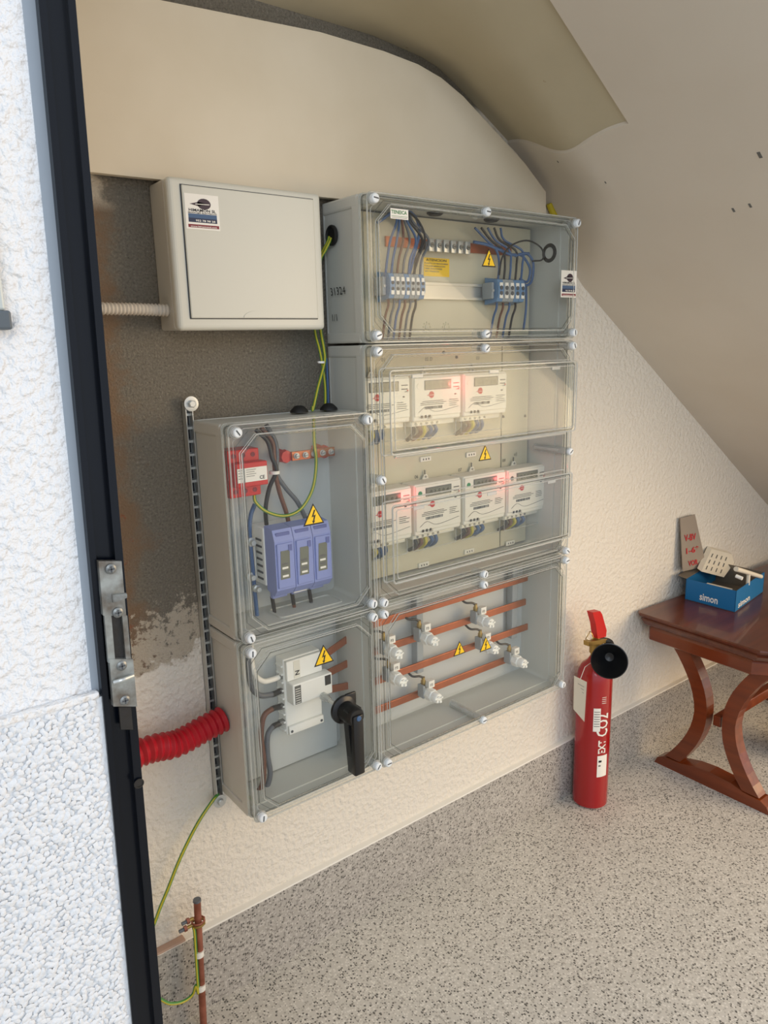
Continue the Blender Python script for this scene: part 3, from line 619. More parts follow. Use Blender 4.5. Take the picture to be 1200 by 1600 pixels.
def scribble(mb, x0, x1, z, y, R=None):
    mb.box((x0, y, z-.0007), (x1, y-.0004, z+.0007), 'ink_grey')
def meter(cx, ztop, label, led, dot, logo_y=.46, row=0):
    wd, ht, dp = PITCH_*.965, HT_[row], .046; x0, x1 = cx-wd/2, cx+wd/2; yb, yf = -.027, -.027-dp; z1, z0 = ztop, ztop-ht
    r = thing('electricity_meter', label, 'electricity meter', (cx, -.027, z0-.04), 'electricity meters in the middle box')
    b_ = MB(); b_.box((x0+.002, yb, z0), (x1-.002, yf, z1), 'meter_white', .004, 3); b_.box((x0+.004, yf+.001, z0+.010), (x1-.004, yf-.003, z1-.004), 'meter_white', .0035, 3); b_.build('casing', r)
    y = yf-.0032
    l = MB(); l.box((x0+wd*.22, y+.001, z1-.030), (x1-wd*.24, y-.0006, z1-.010), 'ink_grey'); l.box((x0+wd*.235, y, z1-.0285), (x1-wd*.255, y-.0010, z1-.0115), 'lcd')
    l.text('0 1 5 8 4', (x0+wd*.30, y-.0012, z1-.0255), .013, 'lcd_dark', width=wd*.40); l.build('display', r)
    p = MB(); p.cyl((x0+wd*.11, y+.0005, z1-.021), (x0+wd*.11, y-.0006, z1-.021), .0056, dot, 14)
    c = (x0+wd*.36, y, z1-ht*.42); p.cyl((c[0], y+.0005, c[2]), (c[0], y-.0006, c[2]), .0072, 'red_ink', 16); p.box((c[0]-.013, y-.0005, c[2]-.0018), (c[0]+.004, y-.0007, c[2]-.0003), 'red_ink'); p.box((c[0]-.005, y-.0007, c[2]-.0012), (c[0]+.007, y-.0010, c[2]-.0004), 'meter_white')
    rr = random.Random(int(cx*1e4)+int(ztop*100))
    for k, (a0, a1) in enumerate(((.18, .60), (.14, .66), (.14, .60))): scribble(p, x0+wd*a0, x0+wd*a1, z1-ht*.56-k*.0036, y)
    for k in range(22):
        xx = x0+wd*(.22+.36*k/22); p.box((xx, y, z1-ht*.56-.017), (xx+rr.choice((.0008, .0014)), y-.0004, z1-ht*.56-.011), 'ink')
    for k in range(4): scribble(p, x0+wd*.72, x0+wd*rr.uniform(.84, .93), z1-ht*.56-k*.0042, y)
    for k in range(2): p.box((x1-wd*.19, y, z1-.020-k*.008), (x1-wd*.07, y-.0004, z1-.0178-k*.008), 'ink_grey')
    p.box((x1-.024, y, z1-.044), (x1-.0185, y-.0006, z1-.0415), 'ink')
    p.tube(smooth_path([(x0+.014, y, z0+.020), (x0+.035, y, z0+.030), (x0+.065, y, z0+.019), (x1-.010, y, z0+.027)], 6), .0006, 'ink_grey', 4)
    for k in range(3): p.box((x0+.020+k*.011, y, z0+.007), (x0+.0255+k*.011, y-.0004, z0+.013), 'ink'); p.box((x0+.040, y, z0+.005+k*.0022), (x0+.052, y-.0003, z0+.0058+k*.0022), 'ink_grey')
    p.text('kWh', (x1-.018, y-.0002, z1-.034), .0045, 'ink'); p.build('printing', r)
    l = MB(); l.cyl((x1-.0105, y+.001, z1-.0300), (x1-.0105, y-.0012, z1-.0300), .0016, 'led_red' if led else 'red_ink', 10); l.build('indicator_light', r)
    if led:
        q = bpy.data.lights.new('indicator_glow', 'POINT'); q.energy = .045; q.color = (1, .09, .10); q.shadow_soft_size = .003
        qo = bpy.data.objects.new('indicator_glow', q); C.objects.link(qo); qo.location = Vector((x1-.017, y-.020, z1-.022))-Vector(r.location); qo.parent = r
    t = MB(); zb = z0-.030; t.box((x0+.006, yb, zb-.008), (x1-.006, yf+.012, z0+.001), 'clear', .003); t.tube(rrect(x0+.006, x1-.006, zb-.008, z0+.001, yf+.012, .004), .0010, 'clear_edge', 5, closed=True)
    t.build('terminal_cover', r)
    t = MB(); t.box((x0+.007, yb, z0-.012), (x1-.007, yf+.016, z0), 'meter_white', .002)
    for k in range(5): t.cyl((x0+.022+k*.0155, yf+.016, z0-.007), (x0+.022+k*.0155, yf+.0145, z0-.007), .0028, 'steel', 10)
    t.build('terminal_row', r)
    for k, m in enumerate(('wire_black', 'wire_brown', 'wire_yellow', 'wire_blue', 'wire_blue')):
        xx = x0+.022+k*.0155; MB().tube(smooth_path([(xx, -.045, z0-.012), (xx+rr.uniform(-.003, .003), -.052, z0-.024), (xx+rr.uniform(-.004, .004), -.040, z0-.036), (xx, -.026, z0-.044)], 5), .0046, m, 8).build('wire', r)
    h = MB(); h.prism([(cx-.010, yb, z1-.002), (cx+.010, yb, z1-.002), (cx+.004, yb, z1+.010), (cx-.004, yb, z1+.010)], (0, -.004, 0), 'meter_white'); h.cyl((cx, yb-.004, z1+.005), (cx, yb-.006, z1+.005), .0025, 'steel', 10); h.box((cx-.001, yb, z1+.008), (cx+.001, yb-.003, z1+.020), 'steel'); h.build('hanging_tab', r)
HT_ = [at(686, 586, -.076).z-at(686, 656, -.076).z, at(686, 750, -.076).z-at(686, 829, -.076).z]
PITCH_ = at(760, 620, -.076).x-at(685, 620, -.076).x
zt1 = at(686, 586, -.076).z; zt2 = at(686, 752, -.076).z
XC = [at(u, 620, -.076).x for u in (611, 685, 760)]+[at(824, 760, -.076).x]
XC[0] = XC[1]-(XC[2]-XC[1])
meter(XC[0], zt1+.002, 'white meter at the left end of the upper row, half behind the window rim', False, 'ink_grey')
meter(XC[1], zt1, 'white meter in the middle of the upper row, red glow at its top right', True, 'meter_white')
meter(XC[2], zt1, 'white meter at the right end of the upper row, no red glow', False, 'meter_white')
meter(XC[0], zt2, 'white meter with a red glow at the left end of the lower row', True, 'meter_white', row=1)
meter(XC[1], zt2, 'white meter with green dot and no glow, second of the lower row', False, 'green_dot', row=1)
meter(XC[2], zt2, 'white meter with green dot and red glow, third of the lower row', True, 'green_dot', row=1)
meter(XC[3], zt2-.003, 'white meter with a grey dot at the right end of the lower row', False, 'ink_grey', row=1)
for s_, u, v in (('02 D', 664, 564), ('03', 744, 562), ('06', 648, 748), ('07', 716, 737), ('08', 785, 722), ('o||', 803, 712), ('01', 596, 565)):
    MB().text(s_, at(u, v, -.0245), .011, 'ink', U=(.1, 0, 1), bold=False).build('handwriting', G)
for u, v in ((664, 717), (735, 710), (732, 861), (661, 882), (796, 848)):
    t = MB(); c = at(u, v, -.024); t.box(c+Vector((-.016, 0, -.006)), c+Vector((.016, -.004, .006)), 'meter_white', .0015)
    for k in (-.008, 0, .008): t.box(c+Vector((k-.0015, -.0045, -.002)), c+Vector((k+.0015, -.0038, .002)), 'ink_grey')
    t.build('number_tag', G)
for u, v in ((693, 551), (713, 558), (786, 651), (870, 624), (820, 650)):
    t = MB(); c = at(u, v, -.024); t.cyl(c, c+Vector((0, -.002, 0)), .0035, 'slot_dark', 10); t.build('plate_hole', G)

# ---- bottom box: busbars and fuse bases
Bx = thing('busbar_enclosure', 'lowest right clear-lidded box with copper busbars and white fuse caps', 'enclosure', (.289, 0, .48))
body(Bx, XR0, XR1, .480, .842)
BL_ = lid(Bx, XR0, XR1, .480, .842, [(.002, .8297), (.2875, .8297), (.575, .8297), (.002, .4948), (.2875, .4948), (.575, .4948)], deep=(4,))
MB().box((.006, -.020, .50), (.500, -.016, .835), 'abs_inner').build('mounting_plate', Bx)
triangle(BL_, 718, 1014, .032); triangle(BL_, 759, 1007, .034)
bars = []
for (u0, v0, u1, v1) in ((608, 965, 824, 905), (605, 1007, 821, 944), (593, 1060, 824, 981), (593, 1108, 800, 1027)):
    a, b_ = at(u0, v0, -.045), at(u1, v1, -.045); z = (a.z+b_.z)/2; bars.append(z)
    t = MB(); t.box((-.006, -.042, z-.0085), (b_.x, -.047, z+.0085), 'copper', .0006); t.build('busbar', Bx)
for x in (at(652, 1000, -.03).x, at(800, 940, -.03).x):
    t = MB(); t.box((x-.010, -.020, .60), (x+.010, -.041, .83), 'terminal_grey', .002); t.build('bar_support', Bx)
def fuse(u, v, bar, label):
    c = at(u, v, -.100); x = c.x; zc = c.z; zb = zc+.006
    r = thing('fuse_holder', label, 'fuse holder', (x, -.047, zb), 'white capped fuse bases on the busbars')
    t = MB(); t.box((x-.013, -.0475, zb-.012), (x+.010, -.058, zb+.014), 'steel', .002); t.box((x-.016, -.050, zb-.016), (x-.010, -.072, zb+.016), 'terminal_grey', .002); t.build('clamp', r)
    t = MB(); t.box((x+.000, -.060, zb+.006), (x+.018, -.074, zb+.024), 'sticker_white', .001); t.text('F3', (x+.004, -.0745, zb+.011), .009, 'ink_grey'); t.build('number_tag', r)
    t = MB(); t.lathe((x, -.058, zc), (0, -1, 0), [(0, .010), (.010, .010), (.012, .0140), (.032, .0140), (.034, .0122), (.048, .0120), (.050, .0105)], 'white_plastic', 18)
    for k in range(6): a = k*PI/3; t.box((x+math.cos(a)*.0130-.002, -.072, zc+math.sin(a)*.0130-.002), (x+math.cos(a)*.0130+.002, -.089, zc+math.sin(a)*.0130+.002), 'white_plastic', .0006)
    for k in range(4): a = k*PI/2+.4; t.box((x+math.cos(a)*.008-.0025, -.104, zc+math.sin(a)*.008-.002), (x+math.cos(a)*.008+.0025, -.1125, zc+math.sin(a)*.006+.002), 'white_plastic')
    t.build('cap', r)
    t = MB(); t.lathe((x-.004, -.058, zb+.022), (0, 0, 1), [(-.008, .005), (0, .006), (.004, .004), (.010, .004)], 'brass', 12); t.build('terminal_screw', r)
    t = MB(); t.tube(smooth_path([(x-.004, -.058, zb+.030), (x-.014, -.056, zb+.036), (x-.032, -.050, zb+.040), (x-.036, -.03, zb+.052)]), .0028, 'wire_black', 8); t.build('wire', r)
fuse(676, 1001, 1, 'white fuse cap on the second bar, upper left of centre')
fuse(620, 1021, 1, 'upper of the two white fuse caps by the left edge')
fuse(764, 973, 1, 'highest white fuse cap, on the right half of the second bar')
fuse(771, 1014, 2, 'white fuse cap half hidden behind the right warning triangle')
fuse(627, 1064, 2, 'lower of the two white fuse caps by the left edge')
fuse(816, 1036, 3, 'white fuse cap furthest right, at the end of the lowest bar')
fuse(682, 1090, 3, 'lowest white fuse cap, beside the clear screw sleeve')

# ---- left upper box: surge protector, earth bar, fuse base
A1 = thing('fuse_enclosure', 'upper left clear-lidded box with red surge protector and lavender fuse modules', 'enclosure', (-.163, 0, .8452))
body(A1, XL0, XL1, .8452, 1.241)
A1L = lid(A1, XL0, XL1, .8452, 1.241, [(-.2994, 1.2263), (-.026, 1.2263), (-.2994, .8591), (-.026, .8591)])
triangle(A1L, 490, 806, .040)
t = MB(); zt_ = .851
t.ring(rrect(-.20, -.05, 0, .06, 0, .012), rrect(-.196, -.054, .004, .056, 0, .010), (0, .0, 0), 'abs_grey'); t.v = [Vector((q.x, -.035-q.z, zt_)) for q in t.v]
t.v = t.v[:len(t.v)//2]+[q+Vector((0, 0, .004)) for q in t.v[len(t.v)//2:]]; t.build('tray_rim', A1)
for z in (1.195, .93): MB().cyl((-.045, -.010, z), (-.045, -.014, z), .006, 'abs_grey', 14).build('screw_post', A1)
for u in (468, 514):
    c = at(u, 650, -.05); g_ = MB(); g_.lathe((c.x, -.05, 1.2405), (0, 0, 1), [(0, .018), (.004, .017), (.012, .009), (.013, .005)], 'black_rubber', 20); g_.build('cable_gland', A1)

s_ = thing('surge_protector', 'red surge protector with a white label, top left in its box', 'surge protector', (-.25, -.012, 1.10))
a, b_ = at(362, 706, -.075), at(424, 778, -.075)
x0, x1, z1, z0 = a.x, b_.x-.006, at(395, 703, -.075).z, at(395, 778, -.075).z
t = MB(); t.box((x0, -.012, z0), (x1-.004, -.055, z1), 'red_plastic', .002); t.box((x0+.003, -.055, z0+.022), (x1, -.078, z1-.022), 'red_plastic', .002); t.build('housing', s_)
for k in range(3):
    for zz in (z1-.011, z0+.011): MB().lathe((x0+.012+k*.020, -.0548, zz), (0, -1, 0), [(0, .0045), (.001, .0045), (.0005, .003)], 'sticker_maroon', 12).build('terminal_hole', s_)
t = MB(); zc = (z0+z1)/2; t.box((x0+.006, -.0782, zc-.013), (x1-.002, -.079, zc+.013), 'sticker_white'); xm = x0+.020
t.box((xm, -.0793, zc-.013), (xm+.001, -.0789, zc+.013), 'ink_grey')
for k in range(4): t.box((xm+.004, -.0794, zc+.009-k*.004), (xm+.004+.020-.003*(k % 2), -.079, zc+.0098-k*.004), 'ink_grey'); t.box((x0+.008, -.0794, zc+.009-k*.005), (x0+.016, -.079, zc+.0100-k*.005), 'ink_grey')
t.text('CE', (x1-.018, -.0794, zc-.010), .009, 'ink'); t.build('label', s_)

e = thing('earth_bar', 'copper earth bar with screws between two red insulators', 'earth bar', (-.12, -.010, 1.17))
pa, pb_ = at(449, 714, -.05), at(510, 706, -.05); zc = (pa.z+pb_.z)/2
for x in (pa.x, pb_.x): MB().lathe((x, -.012, zc), (0, -1, 0), [(0, .014), (.012, .013), (.020, .010), (.028, .014), (.036, .012)], 'red_plastic', 8, smooth=False).build('insulator', e)
xa, xb = at(456, 713, -.052).x, at(523, 709, -.052).x
MB().box((xa, -.048, zc-.009), (xb, -.053, zc+.009), 'copper', .0008).build('bar', e)
for k in range(5):
    x = xa+(k+.5)*(xb-xa)/5; t = MB(); t.lathe((x, -.053, zc), (0, -1, 0), [(0, .0062), (.0015, .0062), (.0018, .0048), (.006, .0044), (.0065, .003)], 'zinc', 12); t.box((x-.004, -.0598, zc-.0006), (x+.004, -.0592, zc+.0006), 'slot_dark'); t.build('screw', e)

fb = thing('fuse_switch', 'white fuse base carrying three lavender fuse modules, lower half of its box', 'fuse switch', (-.15, -.012, .9))
yv = -.098; P0 = at(427, 826, yv); P1 = at(516, 812, yv); Q0 = at(432, 931, yv)
z1 = (P0.z+P1.z)/2; z0 = z1-(P0.z-Q0.z); xa, xb = P0.x, P1.x; p = (xb-xa)/3
t = MB(); t.box((xa-.002, -.012, z0+.012), (xb+.002, -.060, z1-.004), 'white_plastic', .002)
for k in range(7): t.box((xa-.0032, -.052, z0+.022+k*.013), (xa-.0018, -.030, z0+.026+k*.013), 'slot_dark')
t.build('base', fb)
for k in range(3):
    x = xa+k*p; q = MB(); q.prism([(x+.0006, -.060, z0+.004), (x+.0006, -.086, z0-.004), (x+.0006, yv, z0+.010), (x+.0006, yv, z1-.026), (x+.0006, -.090, z1-.004), (x+.0006, -.060, z1)], (p-.0012, 0, 0), 'lavender')
    q.box((x+.004, yv-.003, z0+.014), (x+p-.004, yv+.001, z1-.030), 'lavender', .0015)
    q.box((x+.006, yv+.0035, z1-.023), (x+p-.006, -.088, z1-.010), 'lavender_dark', .001)
    q.box((x+p*.66, yv-.0042, z1-.046), (x+p*.84, yv-.0025, z1-.034), 'lavender_dark')
    mo = q.build('fuse_module', fb); v_ = MB()
    v_.prism([(x+p*.20, yv-.0028, z0+.032), (x+p*.68, yv-.0028, z0+.032), (x+p*.72, yv-.0028, z1-.044), (x+p*.26, yv-.0028, z1-.044)], (0, -.0008, 0), 'lcd')
    for j in range(4): v_.box((x+p*.30, yv-.0040, z0+.036+j*.008), (x+p*.60, yv-.0034, z0+.040+j*.008), 'ink_grey' if j % 2 else 'sticker_white')
    v_.build('fuse_window', mo)
    h = MB(); h.box((x+.005, -.060, z0-.014), (x+p-.005, -.072, z0+.004), 'lavender', .002); h.build('lower_grip', fb)
t = MB(); t.box((xa+p*1.15, -.074, z0-.010), (xa+p*1.85, -.078, z0+.002), 'sticker_white', .001); t.build('tag', fb)
def wire(pts, r, m, label, name='wire'): return tag(MB().tube(pix(pts), r, m, 10).build(name), label, 'wire')
W1 = [(400, 672, -.05), (418, 690, -.05), (425, 715, -.055), (432, 735, -.06)]
wire(W1+[(421, 762, -.05), (415, 795, -.045), (417, 826, -.040)], .0042, 'wire_black', 'black wire from the top gland to the left fuse module')
wire([(408, 668, -.047), (425, 690, -.048), (428, 712, -.050), (430, 738, -.055), (437, 770, -.052), (447, 800, -.05), (452, 822, -.045)], .0044, 'wire_brown', 'brown wire running down to the middle fuse module')
wire([(416, 664, -.044), (430, 690, -.044), (433, 715, -.046), (432, 740, -.05), (446, 762, -.048), (465, 785, -.046), (480, 815, -.044)], .0046, 'wire_grey', 'grey wire curving down to the right fuse module')
wire([(398, 788, -.03), (392, 805, -.035), (390, 830, -.04), (394, 880, -.045), (400, 945, -.045), (403, 972, -.05)], .0042, 'wire_blue', 'blue wire down the left side inside the fuse box')
tie = MB(); c = at(429, 738, -.056); tie.lathe(c+Vector((0, 0, -.003)), (0, 0, 1), [(0, .010), (.006, .010)], 'sticker_white', 14); tag(tie.build('cable_tie'), 'white cable tie round the wires beside the surge protector', 'cable tie')
for u, v, m, lb in ((425, 932, 'wire_black', 'short black wire leaving the left fuse module downwards'), (456, 926, 'wire_brown', 'short brown wire leaving the middle fuse module downwards'), (483, 922, 'wire_grey', 'short grey wire leaving the right fuse module downwards')):
    a, b_ = at(u, v, -.055), at(u+6, v+36, -.055); t = MB(); t.cyl(a, a.lerp(b_, .5), .0040, 'wire_black', 10).cyl(a.lerp(b_, .48), b_, .0036, m, 10); tag(t.build('wire'), lb, 'wire')
ne = MB(); ne.box(at(388, 842, -.012), at(402, 905, -.035)+Vector((0, 0, 0)), 'white_plastic', .002)
for v in (846, 900): c = at(390, v, -.04); ne.lathe(c, (0, -1, 0), [(0, .009), (.008, .009), (.009, .005), (.018, .005)], 'zinc', 12)
c = at(398, 918, -.045); ne.lathe(c, (0, -1, 0), [(0, .008), (.010, .008), (.012, .005), (.020, .005)], 'zinc', 6)
ne.box(at(392, 850, -.036), at(396, 912, -.040), 'steel', .0008)
tag(ne.build('neutral_link'), 'neutral link with silver bolts left of the fuse modules', 'neutral link')

# ---- left lower box: switch disconnector with rotary handle
A2 = thing('switch_enclosure', 'lower left clear-lidded box with white switch and black rotary handle', 'enclosure', (-.163, 0, .4835))
body(A2, XL0, XL1, .4835, .8445)
A2L = lid(A2, XL0, XL1, .4835, .8445, [(-.2994, .8306), (-.026, .8306), (-.2994, .498), (-.026, .498)])
triangle(A2L, 506, 1025, .040)
a, b_ = at(395, 1200, -.03), at(527, 1160, -.03)
t = MB(); t.box((-.285, -.022, at(430, 1204, -.028).z), (at(527, 1150, -.028).x, -.028, .815), 'abs_inner', .001); t.build('mounting_plate', A2)
sw = thing('switch_disconnector', 'white switch disconnector in the lower left box', 'switch', (-.18, -.028, .60))
yv = -.075
def sbox(u0, v0, u1, v1, y0, y1, m='white_plastic', bev=.0025):
    a, b_ = at(u0, v0, y1), at(u1, v1, y1); t = MB(); t.box((a.x, y0, b_.z), (b_.x, y1, a.z), m, bev); return t, a, b_
t, a, b_ = sbox(443, 1040, 505, 1120, -.028, -.062); 
xS0, xS1 = a.x, b_.x; zT = at(450, 1032, -.068).z; zB = at(460, 1148, -.068).z
t = MB(); t.box((xS0, -.028, zB), (xS1, -.060, zT), 'white_plastic', .003)
for k in range(9): z = zB+.008+k*(zT-zB-.016)/8.5; t.box((xS0-.004, -.034, z), (xS0+.002, -.058, z+.004), 'white_plastic', .001)
t.build('base', sw)
t = MB(); t.box((xS0+.002, -.060, zT-.045), (xS1-.002, -.070, zT-.002), 'white_plastic', .002); t.box((xS0+.018, -.0705, zT-.042), (xS0+.033, -.0695, zT-.004), 'meter_white'); t.text('N', (xS0+.021, -.0712, zT-.026), .014, 'ink', R=(0, 0, -1), U=(1, 0, 0)); t.build('neutral_pole', sw)
t = MB(); zm1, zm0 = zT-.046, zT-.092; t.box((xS0+.004, -.060, zm0), (xS1+.010, -.088, zm1), 'white_plastic', .0025); t.box((xS0+.008, -.0888, zm0+.003), (xS0+.022, -.088, zm1-.004), 'ink_grey')
for k in range(7): t.box((xS0+.009, -.0892, zm0+.005+k*.005), (xS0+.020, -.0887, zm0+.0062+k*.005), 'sticker_white')
t.box((xS1-.008, -.0888, zm0+.022), (xS1+.006, -.088, zm1-.003), 'ink'); t.build('mechanism', sw)
t = MB(); t.box((xS0+.002, -.060, zB+.002), (xS1-.002, -.068, zB+.020), 'white_plastic', .002)
for x in (xS0+.008, xS1-.008): t.cyl((x, -.068, zB+.009), (x, -.0686, zB+.009), .003, 'slot_dark', 10)
t.build('lower_pole', sw)
for k, v in enumerate((1056, 1079, 1103, 1128)):
    c = at(441, v, -.050); MB().box(c+Vector((-.008, -.006, -.005)), c+Vector((.006, .006, .005)), 'steel', .0015).build('terminal_lug', sw)
cwires = [([(438, 1057, -.05), (425, 1062, -.052), (410, 1064, -.055), (396, 1050, -.06), (392, 1010, -.06), (396, 985, -.06)], 'sticker_white', 'white wrapped cable entering the top switch pole'),
          ([(438, 1080, -.05), (425, 1085, -.055), (405, 1086, -.06), (392, 1070, -.062), (388, 1030, -.062), (392, 985, -.062)], 'wire_grey', 'grey cable looping up from the second switch pole'),
          ([(438, 1104, -.05), (425, 1108, -.055), (412, 1120, -.06), (408, 1150, -.062), (412, 1190, -.064), (410, 1225, -.064), (398, 1243, -.06)], 'wire_brown', 'brown cable curving down from the third switch pole'),
          ([(438, 1130, -.05), (426, 1136, -.055), (418, 1150, -.06), (418, 1180, -.062), (422, 1210, -.064), (414, 1236, -.062), (400, 1250, -.058)], 'wire_grey', 'grey cable curving down from the lowest switch pole')]
for pts, m, lb in cwires:
    pp = pix(pts); t = MB(); t.tube(pp, .0056, m, 12)
    if m != 'sticker_white': t.tube(pp[:9], .0060, 'wire_black', 12)
    tag(t.build('power_cable'), lb, 'cable')
sa = (at(500, 1090, -.088)); hb = at(538, 1109, -.166)
hd = thing('rotary_handle', 'black rotary handle pointing straight down on the lower left lid', 'handle', (hb.x, -.160, hb.z))
t = MB(); t.cyl((hb.x, -.089, hb.z), (hb.x, -.165, hb.z), .0045, 'zinc', 10); t.lathe((hb.x, -.089, hb.z), (0, -1, 0), [(0, .009), (.012, .009), (.016, .006), (.024, .006)], 'clear_boss', 12); t.build('shaft', hd)
t = MB(); t.lathe((hb.x, -.1605, hb.z), (0, -1, 0), [(0, .029), (.006, .029), (.008, .026), (.010, .020), (.030, .018)], 'black_plastic', 28); t.box((hb.x+.004, -.1606, hb.z+.004), (hb.x+.030, -.167, hb.z+.031), 'black_plastic', .003); t.build('rose', hd)
hx, hz = hb.x, hb.z; g0 = at(566, 1216, -.205)
t = MB(); t.prism([(hx-.016, -.186, hz+.014), (hx+.016, -.186, hz+.014), (hx+.0155, -.186, hz-.02), (hx+.011, -.186, hz-.110), (hx-.010, -.186, hz-.110), (hx-.0155, -.186, hz-.02)], (0, -.016, 0), 'black_plastic')
t.box((hx-.0115, -.186, hz-.122), (hx+.0125, -.214, hz+.006), 'black_plastic', .003); t.lathe((hx, -.188, hz), (0, -1, 0), [(0, .020), (.018, .019), (.022, .016)], 'black_plastic', 22); t.build('grip', hd)
MB().lathe((hx+.001, -.210, hz+.0), (0, -1, 0), [(0, .0055), (.005, .0055), (.006, .004)], 'sticker_blue', 14).build('blue_button', hd)
for k, (v0, v1) in enumerate((((1022), (988)), ((1053), (1029)), ((1078), (1068)))):
    a, b_ = at(508, v0, -.05), at(556, v1, -.045); t = MB()
    t.prism([a+Vector((0, 0, -.008)), b_+Vector((0, 0, -.008)), b_+Vector((0, 0, .008)), a+Vector((0, 0, .008))], (0, -.004, 0), 'copper')
    t.cyl(b_+Vector((-.010, -.004, 0)), b_+Vector((-.010, -.010, 0)), .004, 'zinc', 8)
    tag(t.build('copper_link'), ('top', 'middle', 'bottom')[k]+' copper link bar running right from the switch', 'copper bar', 'copper link bars beside the switch')

# ================================================================== GREY CABINET top left
U = thing('breaker_cabinet', 'closed light grey cabinet with a hinged door and one company sticker', 'cabinet', (-.207, 0, 1.398))
gx0, gx1, gz0, gz1 = -.352, -.064, 1.397, 1.634
t = MB(); t.box((gx0, -.001, gz0), (gx1, -.062, gz1), 'unit_body', .004, 3); t.build('body', U)
t = MB(); t.box((gx0-.002, -.0625, gz0-.002), (gx1+.001, -.084, gz1+.001), 'unit_door', .008, 4)
dx0, dx1, dz0, dz1 = gx0+.020, gx1-.018, gz0+.018, gz1-.011
t.box((dx0-.0015, -.0835, dz0-.0015), (dx1+.0015, -.0845, dz1+.0015), 'slot_dark'); t.build('front_frame', U)
t = MB(); t.box((dx0, -.0842, dz0), (dx1, -.0885, dz1), 'unit_door', .0018, 2); xm = at(405, 500, -.088).x
t.build('door', U)
t = MB(); t.prism([(xm-.030, -.0885, dz0+.001)]+[(xm+.030*math.cos(a), -.0885, dz0+.001+.012*math.sin(a)) for a in fr(PI, 0, 10)][1:], (0, -.0010, 0), 'unit_door'); t.build('finger_grip', U)
company_sticker(U, at(287, 301, -.0885), at(342, 305, -.0885).x-at(289, 303, -.0885).x, at(316, 304, -.0885).z-at(316, 359, -.0885).z)

wc = MB(); corr(wc, smooth_path([(-.7398, -.038, 1.433), (-.62, -.040, 1.435), (at(163, 481, -.04).x, -.040, at(163, 482, -.04).z), (-.41, -.040, at(215, 483, -.04).z), (gx0+.001, -.040, at(250, 485, -.04).z)], 10), .0105, 'white_conduit', .0062, .0022, 16)
tag(wc.build('white_conduit'), 'white corrugated conduit entering the left side of the grey cabinet', 'conduit')
rc = MB(); corr(rc, smooth_path([(-.7398, -.060, .636), (-.62, -.060, .642), at(222, 1175, -.06), at(275, 1162, -.055), at(320, 1138, -.05), (XL0-.0005, -.047, .661)], 10), .0260, 'red_conduit', .0125, .0045, 22)
tag(rc.build('red_conduit'), 'thick red corrugated conduit entering the lower left box', 'conduit')

# ================================================================== RAIL
R_ = thing('mounting_rail', 'slotted zinc mounting rail behind the left edge of the left boxes', 'rail', (-.323, 0, .47))
xt, xb_ = at(299, 640, -.014).x, at(340, 1240, -.014).x
xr = (xt+xb_)/2-.001
t = MB(); z0, z1 = .474, 1.272
t.box((xr-.007, -.0005, z0), (xr-.0055, -.018, z1), 'zinc').box((xr+.0055, -.0005, z0), (xr+.007, -.018, z1), 'zinc').box((xr-.007, -.0005, z0), (xr+.007, -.002, z1), 'steel'); 
t.build('channel', R_)
k = 0; z = z0+.02
while z < z1-.02:
    MB().box((xr-.0045, -.0021, z), (xr+.0045, -.0026, z+.017), 'ink').build('slot', R_)
    MB().box((xr-.0055, -.0090, z+.018), (xr+.0055, -.0095, z+.0225), 'zinc').build('rung', R_); z += .0245
for (u, v) in ((299, 631), (344, 1252)):
    c = at(u, v, -.020); t = MB(); t.lathe((c.x, -.0185, c.z), (0, -1, 0), [(0, .0135), (.002, .0135), (.0022, .010)], 'zinc', 24); t.lathe((c.x, -.020, c.z), (0, -1, 0), [(0, .0068), (.006, .0068), (.007, .0055)], 'zinc', 6, smooth=False)
    t.lathe((c.x, -.001, c.z), (0, -1, 0), [(0, .004), (.019, .004)], 'steel', 10); t.build('bolt', R_)

# ================================================================== EARTH WIRES AND ROD
t = MB(); earth(t, smooth_path([(XR0-.004, -.042, at(520, 372, -.042).z), at(514, 380, -.038), at(508, 392, -.034), at(500, 410, -.028), at(497, 460, -.026), at(501, 515, -.034), at(506, 545, -.045), at(507, 566, -.045), at(497, 605, -.048), at(489, 640, -.050), (at(489, 650, -.05).x, -.05, 1.25)]), .0030); tag(t.build('earth_wire'), 'yellow-green earth wire from the top box gland to the left box gland', 'wire')
t = MB(); earth(t, smooth_path([(XR0-.004, -.036, at(520, 370, -.036).z), at(511, 380, -.032), at(504, 392, -.026), at(496, 410, -.022), at(490, 460, -.020), at(492, 515, -.030), at(499, 545, -.042), at(503, 566, -.042), at(508, 605, -.040), at(508, 640, -.045), (at(508, 650, -.045).x, -.045, 1.2425)]), .0026); tag(t.build('earth_wire'), 'right-hand one of the two earth wires reaching the left box top', 'wire')
tag(MB().tube(smooth_path([at(510, 560, -.03), at(512, 600, -.030), (at(513, 640, -.032).x, -.032, 1.243)]), .0022, 'wire_blue', 8).build('wire'), 'thin blue wire hanging beside the yellow-green pair', 'wire')
t = MB(); c = at(502, 566, -.046); t.lathe(c+Vector((0, 0, -.002)), (0, 0, 1), [(0, .0065), (.004, .0065)], 'white_plastic', 12); t.box(c+Vector((-.009, -.004, -.001)), c+Vector((-.004, .0, .002)), 'white_plastic'); tag(t.build('cable_tie'), 'clear cable tie round the yellow-green wires below the cabinet', 'cable tie')
